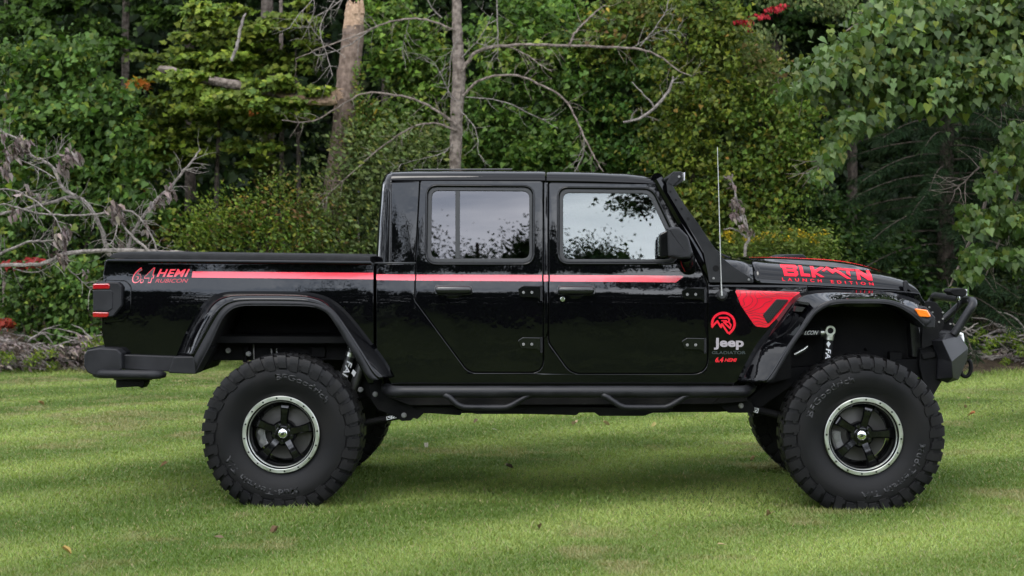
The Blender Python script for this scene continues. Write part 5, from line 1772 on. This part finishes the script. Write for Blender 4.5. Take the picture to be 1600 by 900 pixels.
# ---------------------------------------------------------------- fallen bare branch at the left
fb = empty('fallen_branch', (P(170, 392, 6.6).x, 6.6, 0), 'pale fallen branch with withered leaves reaching out behind the tailgate', 'branch')
LB = [([(-14, 334), (0, 335), (56, 322), (112, 307), (118, 305)], [3.6, 3.8, 4.2, 4.6]),
      ([(118, 306), (104, 298), (95, 289), (84, 264), (66, 250), (51, 245), (40, 227), (24, 215), (4, 206), (-10, 200)], [4.4, 4.2, 3.8, 3, 2.4, 1.6]),
      ([(112, 308), (126, 311), (140, 324), (156, 352), (165, 380), (172, 400)], [4.4, 4.8, 5.2, 5.6]),
      ([(-14, 413), (0, 415), (40, 414), (70, 411), (102, 397), (158, 392), (219, 392), (262, 394), (330, 398)], [4.4, 4.6, 5.2, 5.4, 5, 3.2]),
      ([(-12, 404), (0, 397), (37, 380), (60, 377), (84, 376)], [3.2, 3.4, 3, 2]),
      ([(196, 396), (200, 387), (206, 368), (214, 352), (228, 333), (242, 315), (258, 300), (270, 289), (284, 270), (298, 254), (306, 244), (314, 232)], [4.2, 4, 3.8, 3.4, 2.8, 1.6]),
      ([(-10, 320), (20, 322), (47, 331), (90, 336), (130, 336), (170, 332), (200, 329), (212, 334), (224, 348), (236, 368), (246, 394)], [2, 2.2, 2.5, 2.6, 2.4, 2]),
      ([(-8, 297), (14, 296), (32, 301), (52, 312), (66, 322), (86, 340), (96, 362)], [2, 2.2, 1.8, 1.4]),
      ([(30, 250), (60, 262), (86, 278)], [1.6, 1.4, 1.2]), ([(176, 345), (184, 350), (178, 372), (170, 384)], [1.6, 1.4, 1]),
      ([(190, 348), (205, 368), (222, 382), (238, 398)], [2.6, 3, 3.4]), ([(60, 250), (78, 246), (92, 240)], [1.4, 1, .6]),
      ([(20, 420), (60, 425), (100, 400)], [1.8, 1.4, 1]), ([(106, 420), (128, 440), (146, 455)], [1.8, 1.4, 1])]
for pts, rr in LB:
    mb = MB()
    q = px_tube(mb, pts, [a * .66 for a in rr], 6.6, 4, 9, .24, dy=random.uniform(-.3, .3))
    twigs(mb, q, 6.6, int(len(pts) * 2.6), 34, .6)
    mb.build('branch', M['bare'], fb)
WITHER = [(4, (.16, .125, .115)), (3, (.22, .18, .165)), (2, (.10, .075, .065)), (1, (.26, .21, .17))]
f_ = Foliage()
for x, y, n in ((28, 227, 42), (40, 222, 20), (107, 244, 46), (118, 240, 20), (96, 262, 10), (14, 243, 22), (184, 334, 46), (178, 322, 22), (252, 312, 18), (264, 298, 14), (240, 318, 8), (97, 372, 34), (104, 362, 18), (226, 358, 8), (132, 428, 6), (8, 262, 16), (96, 400, 24), (24, 330, 14), (4, 210, 10), (46, 300, 12)):
    blob(f_, x, y, 6.55, 13, 13, .1, n, 'curled', .075, WITHER, 'hang', shell=1.4)
f_.build('withered_leaves', M['drylf'], fb)

# ---------------------------------------------------------------- maples, vines and shrubs along the edge
def shrub(name, label, cat, px, Y, blobs, kind, size, pal, style='vine', m_=None, stems=3, bark_=None, sub=0, spread=40, top=None):
    t = empty(name, foot(px, Y), label, cat)
    g = ground_px(Y)
    ys = min(b[1] for b in blobs) if top is None else top
    for k in range(stems):
        mb = MB()
        b = blobs[k % len(blobs)]
        x0 = px + random.uniform(-spread, spread) * .3
        px_tube(mb, [(x0, g + 3), ((x0 + b[0]) / 2 + random.uniform(-12, 12), (g + b[1]) / 2), (b[0] + random.uniform(-10, 10), b[1] + 6)], [3.2 if stems > 1 else 6, 2.2 if stems > 1 else 4, .9], Y + .1, 5, 7, .15)
        mb.build('stem' if stems > 1 else 'trunk', bark_ or M['bark_dark'], t)
    f_ = Foliage()
    for b in blobs:
        px_, py_, rx_, rz_, ry_, n_ = b[:6]
        dY = b[6] if len(b) > 6 else 0
        blob(f_, px_, py_, Y + dY, rx_, rz_, ry_, n_, kind, size, b[7] if len(b) > 7 else pal, style, sub=max(6, n_ // 32) if sub else 0)
    f_.build('foliage', m_ or M['leaf'], t)
    return t
shrub('maple_tree', 'green maple in layered sprays above the truck bed with an orange tinged twig', 'tree', 340, 12.9,
      [(350, 60, 95, 34, .7, 620), (290, 100, 100, 34, .6, 620), (400, 95, 85, 36, .7, 560), (330, 165, 105, 34, .7, 700), (410, 185, 80, 30, .6, 480), (260, 190, 70, 40, .6, 460), (330, 20, 70, 22, .8, 300), (430, 150, 60, 30, .6, 300),
       (230, 240, 60, 45, .6, 420), (400, 240, 60, 26, .6, 200), (300, 240, 60, 24, .6, 220), (300, 128, 60, 14, .3, 260, -1.1), (420, 128, 50, 12, .3, 220, -1.15), (440, 165, 50, 16, .3, 260, -1.15), (350, 150, 60, 14, .3, 240, -1.1), (500, 140, 20, 8, .2, 60, -1.1), (215, 130, 9, 8, .1, 26, -.4, [(3, (.36, .11, .02)), (2, (.30, .17, .02))]), (186, 150, 12, 10, .1, 26, -.4, [(3, (.24, .2, .03))]), (402, 172, 4, 4, .05, 6, -.5, [(1, (.5, .16, .03))])],
      'maple', .15, GREEN_MAPLE, 'layer', stems=1, sub=1)
shrub('maple_tree', 'small maple with pale yellow green leaves high beside the broken trunk', 'tree', 470, 12.7,
      [(455, 30, 40, 26, .5, 300), (480, 60, 20, 14, .3, 80), (495, 150, 34, 14, .3, 120), (470, 20, 34, 20, .4, 160)], 'maple', .14, [(4, (.11, .15, .025)), (2, (.075, .12, .02)), (1, (.15, .16, .03))], 'layer', stems=1, sub=1)
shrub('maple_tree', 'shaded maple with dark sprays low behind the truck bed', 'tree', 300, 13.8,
      [(420, 330, 110, 40, .6, 620), (330, 350, 90, 36, .6, 520), (250, 350, 70, 40, .6, 380), (480, 280, 60, 40, .6, 300), (470, 200, 40, 40, .6, 180)], 'maple', .14, GREEN_DARK_SHADED, 'layer', stems=2, sub=1)
shrub('grape_vine', 'big leaved wild grape vine covering the thicket at the left edge', 'vine', 80, 12.2,
      [(50, 130, 75, 60, .6, 620), (140, 170, 90, 60, .6, 800), (60, 230, 90, 60, .6, 760), (190, 240, 70, 60, .5, 560), (130, 310, 80, 60, .5, 600), (30, 330, 60, 60, .5, 420), (205, 330, 60, 50, .5, 380), (110, 90, 80, 30, .6, 380)],
      'grape', .15, GREEN_GRAPE, 'vine', stems=4, spread=120)
shrub('maple_tree', 'dark maple canopy hanging in the top left corner', 'tree', 90, 14.4,
      [(60, 40, 90, 40, .8, 620), (150, 60, 70, 40, .8, 460), (110, 0, 90, 30, .8, 420), (240, 20, 60, 30, .8, 300), (20, 90, 60, 30, .7, 260)], 'maple', .15, [(5, (.035, .072, .014)), (2, (.055, .10, .018)), (1, (.03, .06, .012))], 'layer', stems=1, sub=1)
shrub('undergrowth_bush', 'tangled bush of mixed leaves low at the left behind the dead branch', 'bush', 70, 11.9,
      [(40, 440, 60, 50, .45, 480), (120, 440, 60, 50, .45, 460), (60, 500, 70, 40, .4, 420), (170, 470, 40, 60, .4, 320), (130, 520, 60, 30, .35, 300), (10, 400, 40, 40, .4, 220), (25, 412, 26, 7, .2, 46, -.35, [(1, (.22, .02, .025))]), (60, 408, 16, 6, .2, 22, -.35, [(1, (.22, .02, .03))]), (10, 505, 14, 8, .15, 24, -.35, [(1, (.20, .025, .02))])],
      'grape', .12, GREEN_GRAPE, 'vine', stems=3)
shrub('shrub', 'yellow olive shrub with browning leaves just above the truck bed cover', 'shrub', 400, 11.8,
      [(330, 376, 50, 22, .4, 300), (400, 366, 60, 28, .4, 360), (470, 364, 50, 30, .4, 320), (440, 334, 30, 18, .35, 130), (310, 352, 24, 14, .3, 90), (520, 374, 50, 26, .4, 260), (420, 440, 150, 60, .5, 800), (330, 338, 24, 12, .25, 150, -.2, GREEN_MAPLE), (372, 326, 22, 10, .2, 110, -.2, GREEN_MAPLE), (305, 365, 30, 16, .25, 170, -.2, GREEN_MAPLE), (430, 300, 16, 16, .2, 70), (455, 292, 18, 12, .2, 60, 0, OLIVE), (500, 322, 34, 18, .3, 150, 0, OLIVE), (390, 340, 20, 12, .2, 60, -.1, [(2, (.13, .07, .035)), (2, (.10, .09, .03))]), (475, 335, 20, 14, .2, 70, -.1, [(2, (.14, .075, .04)), (2, (.10, .09, .03))])],
      'oval', .095, YELLOWISH, 'wild', stems=5, sub=1)
shrub('bramble', 'rust brown dying bush tucked in the shade left of the yellow shrub', 'bush', 205, 12.6, [(200, 310, 26, 50, .3, 200), (215, 360, 30, 30, .3, 150)], 'oval', .09, [(3, (.11, .045, .022)), (2, (.07, .05, .022)), (1, (.05, .06, .018))], 'wild', stems=2)
shrub('cedar_shrub', 'feathery grey green shrub left of the cab roof', 'shrub', 570, 12.0,
      [(560, 300, 46, 50, .4, 1300), (520, 350, 44, 50, .4, 1200), (600, 250, 50, 40, .4, 1200), (640, 230, 40, 34, .4, 900), (560, 390, 60, 40, .4, 900), (660, 250, 44, 26, .4, 800), (545, 250, 30, 30, .3, 400)], 'small', .075, GREYGREEN, 'wild', stems=4, bark_=M['bare'], sub=1)
shrub('vine_tree', 'small tree swathed in bright green vine between the two bare trunks', 'tree', 640, 13.0,
      [(620, 110, 50, 60, .6, 520), (660, 70, 50, 50, .6, 480), (610, 190, 50, 50, .6, 460), (670, 150, 40, 60, .6, 420), (690, 220, 50, 40, .5, 420), (610, 40, 50, 40, .6, 380), (590, 210, 20, 60, .3, 160, -.5, YELLOWISH)], 'heart', .125, [(4, (.06, .115, .022)), (3, (.085, .14, .028)), (1, (.13, .16, .03))], 'vine', stems=1)
shrub('vine_tree', 'leafy tree draped in vine right of the dead tree trunk', 'tree', 800, 12.9,
      [(790, 60, 60, 60, .6, 560), (850, 30, 70, 50, .6, 560), (770, 150, 50, 60, .6, 520), (850, 120, 70, 60, .6, 700), (780, 230, 60, 50, .5, 560), (860, 220, 70, 50, .5, 640), (740, 240, 40, 36, .5, 320), (930, 60, 50, 50, .6, 440, .2, YELLOWISH), (830, 80, 80, 30, .5, 360, -.2, [(3, (.10, .15, .03)), (2, (.13, .17, .035))])], 'heart', .13, [(4, (.05, .10, .025)), (3, (.07, .125, .03)), (1, (.10, .145, .03))], 'vine', stems=1)
shrub('ivy_tree', 'dark ivy smothered tree above the front door', 'tree', 940, 13.3,
      [(930, 160, 60, 60, .6, 620), (960, 230, 70, 50, .5, 680), (900, 250, 60, 36, .5, 420), (1000, 120, 60, 60, .6, 520), (980, 50, 60, 50, .6, 440, 0, YELLOWISH), (1010, 200, 50, 60, .5, 480), (1000, 10, 60, 40, .6, 360, 0, OLIVE), (1000, 260, 50, 40, .4, 360)], 'heart', .12, [(4, (.035, .078, .02)), (3, (.05, .095, .022)), (1, (.12, .13, .025))], 'vine', stems=1)
iv = shrub('vine_column', 'tall yellow green column of vine right of the dead branches', 'vine', 1090, 12.4,
      [(1080, 30, 60, 60, .6, 640), (1120, 90, 40, 70, .5, 520), (1070, 130, 60, 60, .6, 620), (1110, 180, 50, 60, .5, 560), (1060, 230, 60, 60, .5, 560), (1110, 270, 50, 50, .5, 460), (1090, 330, 60, 50, .5, 520), (1140, 40, 26, 50, .4, 220), (1060, 330, 50, 40, .4, 300)], 'heart', .105, [(5, (.080, .105, .018)), (4, (.045, .075, .014)), (2, (.115, .13, .02)), (.15, (.2, .12, .03))], 'vine', stems=1)
mb = MB(); q = px_tube(mb, [(974, 191), (999, 185), (1023, 168), (1044, 143), (1052, 120)], [1.6, 2.2, 2.4, 1.6], 11.7); twigs(mb, q, 11.7, 8, 26, .6)
q = px_tube(mb, [(1023, 168), (1010, 152), (987, 128)], [1.6, 1.2, .7], 11.7); mb.build('dead_branch', M['bare'], iv)
shrub('bush', 'rounded yellow green bush right of the antenna', 'bush', 1200, 12.7,
      [(1190, 110, 40, 50, .5, 420, 0, OLIVE), (1210, 200, 60, 50, .6, 700), (1180, 260, 60, 50, .5, 640), (1240, 260, 60, 50, .5, 620), (1170, 170, 40, 50, .5, 420), (1200, 320, 70, 50, .5, 660), (1270, 330, 50, 40, .5, 420, 0, GREEN_DARK_SHADED), (1250, 180, 40, 40, .5, 300), (1150, 360, 60, 40, .4, 420)], 'heart', .10, [(5, (.060, .105, .020)), (3, (.09, .125, .022)), (1, (.14, .13, .025))], 'vine', stems=3)
gd = shrub('goldenrod_bush', 'low goldenrod bush with yellow flower tips above the bonnet', 'bush', 1230, 11.7,
      [(1170, 390, 44, 18, .3, 420), (1220, 385, 50, 22, .3, 520), (1275, 390, 40, 20, .3, 420), (1230, 440, 100, 50, .4, 900)], 'oval', .085, [(4, (.085, .12, .03)), (3, (.11, .14, .04)), (1, (.06, .10, .025))], 'wild', stems=5)
f_ = Foliage()
for k in range(26): blob(f_, random.uniform(1135, 1290), random.uniform(360, 382), 11.55, 7, 5, .06, 22, 'small', .035, [(3, (.42, .30, .02)), (2, (.34, .24, .03)), (1, (.25, .17, .03))], 'wild')
f_.build('flowers', M['leaf'], gd)
ds = empty('withered_plant', foot(1162, 11.2), 'withered grey brown stalk with dry leaves beside the antenna', 'dead plant')
mb = MB(); px_tube(mb, [(1165, 600), (1164, 400), (1166, 384), (1170, 368), (1162, 345), (1152, 318), (1146, 290), (1140, 275)], [2.6, 2.4, 2.2, 2, 1.6, .9], 11.2); px_tube(mb, [(1166, 372), (1156, 362), (1142, 357), (1130, 358)], [1.6, 1.3, .7], 11.2); px_tube(mb, [(1169, 366), (1166, 345), (1160, 328)], [1.4, 1.1, .7], 11.2)
mb.build('stem', M['bare'], ds)
f_ = Foliage()
for x, y, n in ((1138, 276, 10), (1145, 288, 8), (1146, 314, 22), (1152, 318, 12), (1148, 334, 22), (1150, 340, 10), (1160, 352, 10), (1172, 362, 10), (1158, 326, 8)): blob(f_, x, y, 11.15, 7, 6, .06, n, 'curled', .065, WITHER, 'hang')
f_.build('withered_leaves', M['drylf'], ds)
rv = shrub('creeper_spray', 'scarlet creeper spray at the top right of the vine column', 'vine', 1190, 12.2, [(1160, 33, 15, 3, .1, 26), (1185, 24, 16, 4, .1, 24), (1208, 13, 14, 4, .1, 24), (1222, 8, 8, 3, .1, 10), (1172, 40, 5, 8, .1, 8)], 'oval', .085, [(3, (.30, .012, .03)), (1, (.16, .02, .03))], 'hang', stems=0)
shrub('tree_sprays', 'drooping grey green leaves high between the vine column and the poplar', 'tree', 1200, 13.6,
      [(1180, 64, 34, 36, .5, 300), (1196, 110, 20, 36, .4, 170), (1300, 6, 50, 12, .6, 150), (1240, -10, 60, 16, .6, 160)], 'oval', .11, GREYGREEN, 'hang', stems=1)

# ---------------------------------------------------------------- spruce
sp = empty('spruce_tree', foot(1475, 13.2), 'dark spruce with drooping boughs in the shade behind the bonnet', 'tree')
mb = MB(); px_tube(mb, [(1478, ground_px(13.2) + 3), (1478, 380), (1480, 150), (1480, -300)], [15, 13, 10, 4], 13.2, 6, 10); mb.build('trunk', M['bark_dark'], sp)
f_ = Foliage(); bb = MB()
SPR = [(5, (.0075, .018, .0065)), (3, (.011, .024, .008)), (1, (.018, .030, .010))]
base = np.array(P(1478, 388, 13.2)); base[2] = 0
for k in range(210):
    z = .15 + 7.6 * (k / 210)
    L_ = (2.35 * (1 - z / 9.5) + .15) * random.uniform(.7, 1.1)
    a = k * 2.399 + random.uniform(-.3, .3)
    if math.sin(a) > .55: continue
    dirv = np.array([math.cos(a), math.sin(a), 0])
    pts = [base + np.array([0, 0, z]) + dirv * L_ * t + np.array([0, 0, .12 * t - .55 * t * t * (L_ / 2)]) for t in np.linspace(0, 1, 7)]
    bb.tube(pts, [.016, .013, .011, .009, .007, .005, .003], 5, cap=False)
    n = int(330 * L_ / 1.6)
    t = rng.random(n) ** .8
    i = np.minimum((t * 6).astype(int), 5); fr = t * 6 - i
    pa = np.array(pts)
    pos = pa[i] * (1 - fr)[:, None] + pa[i + 1] * fr[:, None]
    side = np.cross(dirv, [0, 0, 1.0])
    sgn = rng.choice([-1, 1], n)
    hang = rng.random(n)
    tip = dirv * .5 + side * sgn[:, None] * (.9 - .5 * hang)[:, None] + np.array([0, 0, -1]) * (.2 + .9 * hang)[:, None] + rng.normal(size=(n, 3)) * .15
    off = (rng.random(n) * .28)[:, None] * unit(tip) * (1 - .6 * t)[:, None]
    rnd = rng.normal(size=(n, 3))
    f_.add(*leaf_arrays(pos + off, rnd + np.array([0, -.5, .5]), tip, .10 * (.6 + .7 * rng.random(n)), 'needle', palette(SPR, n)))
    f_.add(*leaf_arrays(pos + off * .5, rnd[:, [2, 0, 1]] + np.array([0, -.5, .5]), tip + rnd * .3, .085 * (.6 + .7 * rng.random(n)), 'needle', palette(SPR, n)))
f_.build('needles', M['needle'], sp); bb.build('boughs', M['bark_dark'], sp)

shrub('bush', 'dark green bush between the goldenrod and the spruce', 'bush', 1350, 12.6, [(1330, 380, 60, 50, .5, 700), (1390, 400, 60, 50, .5, 600), (1310, 440, 80, 60, .5, 800), (1420, 470, 70, 60, .5, 600), (1300, 330, 34, 30, .3, 260)], 'small', .10, GREEN_DARK_SHADED, 'wild', stems=3)
shrub('bush', 'shadowed bush filling the gap under the poplar at the right edge', 'bush', 1580, 13.0, [(1560, 440, 60, 60, .5, 500), (1600, 360, 50, 60, .5, 380), (1500, 480, 60, 40, .5, 420), (1590, 200, 50, 60, .5, 300), (1600, 480, 50, 40, .4, 300)], 'oval', .10, FAR_SHADED, 'vine', stems=3)
shrub('bush', 'low shaded shrub row behind the cab and doors', 'bush', 800, 12.0, [(700, 470, 120, 110, .4, 1500), (860, 430, 120, 120, .4, 1500), (1000, 440, 110, 110, .4, 1400), (960, 330, 60, 40, .4, 360)], 'oval', .11, GREEN_DARK_SHADED, 'vine', stems=5)

# ---------------------------------------------------------------- poplar overhanging at the right
pp = empty('poplar_tree', foot(1760, 5.2), 'pale green poplar with heart shaped leaves overhanging at the right', 'tree')
mb = MB()
px_tube(mb, [(1760, ground_px(5.2) + 4), (1752, 350), (1740, 100), (1725, -200)], [34, 30, 26, 18], 5.2, 6, 14)
mb.build('trunk', M['bark'], pp)
PB = [([(1742, 60), (1650, 30), (1540, 34), (1430, 60), (1340, 96), (1280, 130), (1225, 146)], [10, 7, 5, 3.6, 2.4, 1.2]), ([(1742, -40), (1600, -30), (1480, -10), (1390, 10), (1320, 50)], [9, 6, 4, 3, 1.5]),
      ([(1430, 60), (1380, 120), (1320, 190), (1285, 250), (1274, 275)], [3, 2.4, 1.8, 1]), ([(1748, 140), (1680, 150), (1610, 190), (1565, 250), (1535, 330), (1505, 400), (1482, 452)], [8, 5, 4, 3, 2.2, 1.2]), ([(1600, 200), (1590, 300), (1560, 380), (1540, 430)], [3, 2.4, 1.8, 1]),
      ([(1540, 34), (1500, 90), (1460, 140), (1440, 160)], [3, 2.4, 1.5, .8]), ([(1650, 32), (1600, 80), (1570, 130), (1560, 160)], [4, 3, 2, 1]), ([(1560, 250), (1530, 262), (1505, 285), (1490, 300)], [2.2, 1.6, 1.1, .7])]
for pts, rr in PB:
    mb = MB(); q = px_tube(mb, pts, rr, 5.1, 5, 7, .1); twigs(mb, q, 5.1, 12, 46, .9); mb.build('branch', M['bark'], pp)
f_ = Foliage()
for x, y, rx, rz, n in ((1480, 30, 110, 40, 330), (1560, 40, 70, 50, 240), (1400, 50, 90, 44, 290), (1340, 90, 60, 44, 200), (1290, 120, 50, 30, 110), (1248, 140, 26, 18, 34), (1222, 146, 12, 10, 10), (1350, 150, 50, 40, 130), (1420, 110, 70, 50, 220), (1500, 100, 70, 50, 220), (1570, 110, 50, 50, 150),
                        (1320, 195, 40, 34, 80), (1295, 240, 26, 30, 44), (1278, 272, 16, 14, 16), (1300, 90, 20, 24, 24), (1366, 190, 26, 16, 30), (1460, 150, 50, 26, 80), (1530, 140, 60, 30, 90), (1620, 60, 60, 90, 240), (1300, 215, 10, 10, 8),
                        (1375, 20, 40, 30, 110), (1440, 10, 60, 30, 160), (1530, 0, 80, 30, 190), (1600, -10, 50, 40, 120)):
    blob(f_, x, y, 5.0, rx * .78, rz * .72, .7, int(n * 1.15), 'heart', .125, POPLAR, 'hang', shell=2.4)
for x, y, rx, rz, n in ((1580, 215, 40, 34, 90), (1600, 270, 50, 40, 130), (1540, 290, 36, 30, 70), (1560, 340, 50, 36, 140), (1510, 350, 34, 26, 64), (1600, 350, 40, 50, 120), (1510, 400, 32, 26, 56), (1560, 400, 46, 22, 80), (1495, 430, 22, 14, 22), (1480, 455, 14, 12, 12), (1545, 250, 26, 20, 24), (1600, 420, 30, 18, 30), (1500, 325, 14, 12, 12), (1474, 462, 8, 5, 4)):
    blob(f_, x + 14, y, 4.6, rx * .7, rz * .75, .45, int(n * 1.0), 'heart', .118, [(5, (.044, .080, .026)), (3, (.062, .102, .036)), (2, (.078, .105, .024))], 'hang', shell=2.4)
f_.build('foliage', M['waxleaf'], pp)

# ---------------------------------------------------------------- brush piles and litter at the lawn edge
def brush(label, px0, px1, py0, py1, Y, nl, nt_):
    t = empty('brush_pile', (P((px0 + px1) / 2, 500, Y).x, Y, 0), label, 'brush pile')
    mb = MB()
    for k in range(nt_):
        x = random.uniform(px0, px1); y = random.uniform(py0 + 8, py1)
        a = random.uniform(-.9, .9) + random.choice((0, math.pi)); l = random.uniform(20, 70)
        px_tube(mb, [(x, y), (x + math.cos(a) * l * .5, y - abs(math.sin(a)) * l * .45 + random.uniform(-6, 4)), (x + math.cos(a) * l, y - abs(math.sin(a)) * l * .7)], [1.7 * random.uniform(.5, 1.2), 1.2, .4], Y + random.uniform(-.3, .5), 3, 5, .1)
    mb.build('twigs', M['bare'], t)
    f_ = Foliage()
    for k in range(nl // 40):
        blob(f_, random.uniform(px0, px1), py1 - (py1 - py0 - 14) * random.random() ** 1.6, Y + random.uniform(-.25, .5), 26, 12, .25, 40, 'curled', .07, WITHER, 'wild')
    f_.build('dry_leaves', M['drylf'], t)
    f_ = Foliage()
    for k in range(14):
        blob(f_, random.uniform(px0, px1), random.uniform(py0 + 10, py1), Y - random.uniform(.0, .5), 12, 10, .12, 26, 'oval', .07, GREEN_MAPLE, 'wild')
    f_.build('weeds', M['leaf'], t)
brush('heap of grey dry leaves and twigs at the lawn edge left of the truck', -30, 190, 516, 584, 11.2, 1900, 60)
brush('tangle of bare twigs and dry leaves at the lawn edge right of the truck', 1500, 1640, 508, 570, 11.9, 320, 60)

# fallen leaves on the lawn
FL = [(435, 822, .09, (.10, .06, .03)), (840, 821, .07, (.14, .10, .05)), (96, 855, .06, (.30, .2, .06)), (60, 628, .08, (.26, .17, .07)), (1180, 713, .06, (.22, .15, .07)), (262, 723, .06, (.14, .09, .04)), (666, 692, .06, (.42, .38, .30)), (746, 655, .06, (.10, .07, .04)), (790, 727, .07, (.06, .045, .03)),
      (902, 660, .08, (.34, .25, .15)), (942, 659, .08, (.32, .25, .12)), (1025, 661, .07, (.32, .28, .10)), (768, 670, .05, (.45, .42, .34)), (1524, 645, .07, (.35, .14, .05)), (1506, 633, .07, (.34, .25, .12)), (1512, 620, .05, (.3, .2, .1)), (1205, 802, .07, (.22, .15, .07)), (350, 840, .05, (.1, .07, .04)), (1120, 850, .05, (.25, .19, .09))]
for x, y, s_, c in FL:
    p = np.array(G(x, y, .035))
    rnd = rng.normal(size=(1, 3))
    a = leaf_arrays(p[None], rnd * .25 + np.array([[0, -.25, 1]]), rnd[:, [1, 2, 0]], np.array([s_ * 1.1]), 'curled' if s_ > .055 else 'oval', np.array([c]))
    o = fast_mesh('fallen_leaf', a[0], a[1], a[2], M['drylf'])
    tag(o, 'small dry fallen leaf lying on the lawn', 'leaf', 'dry leaves scattered on the lawn')
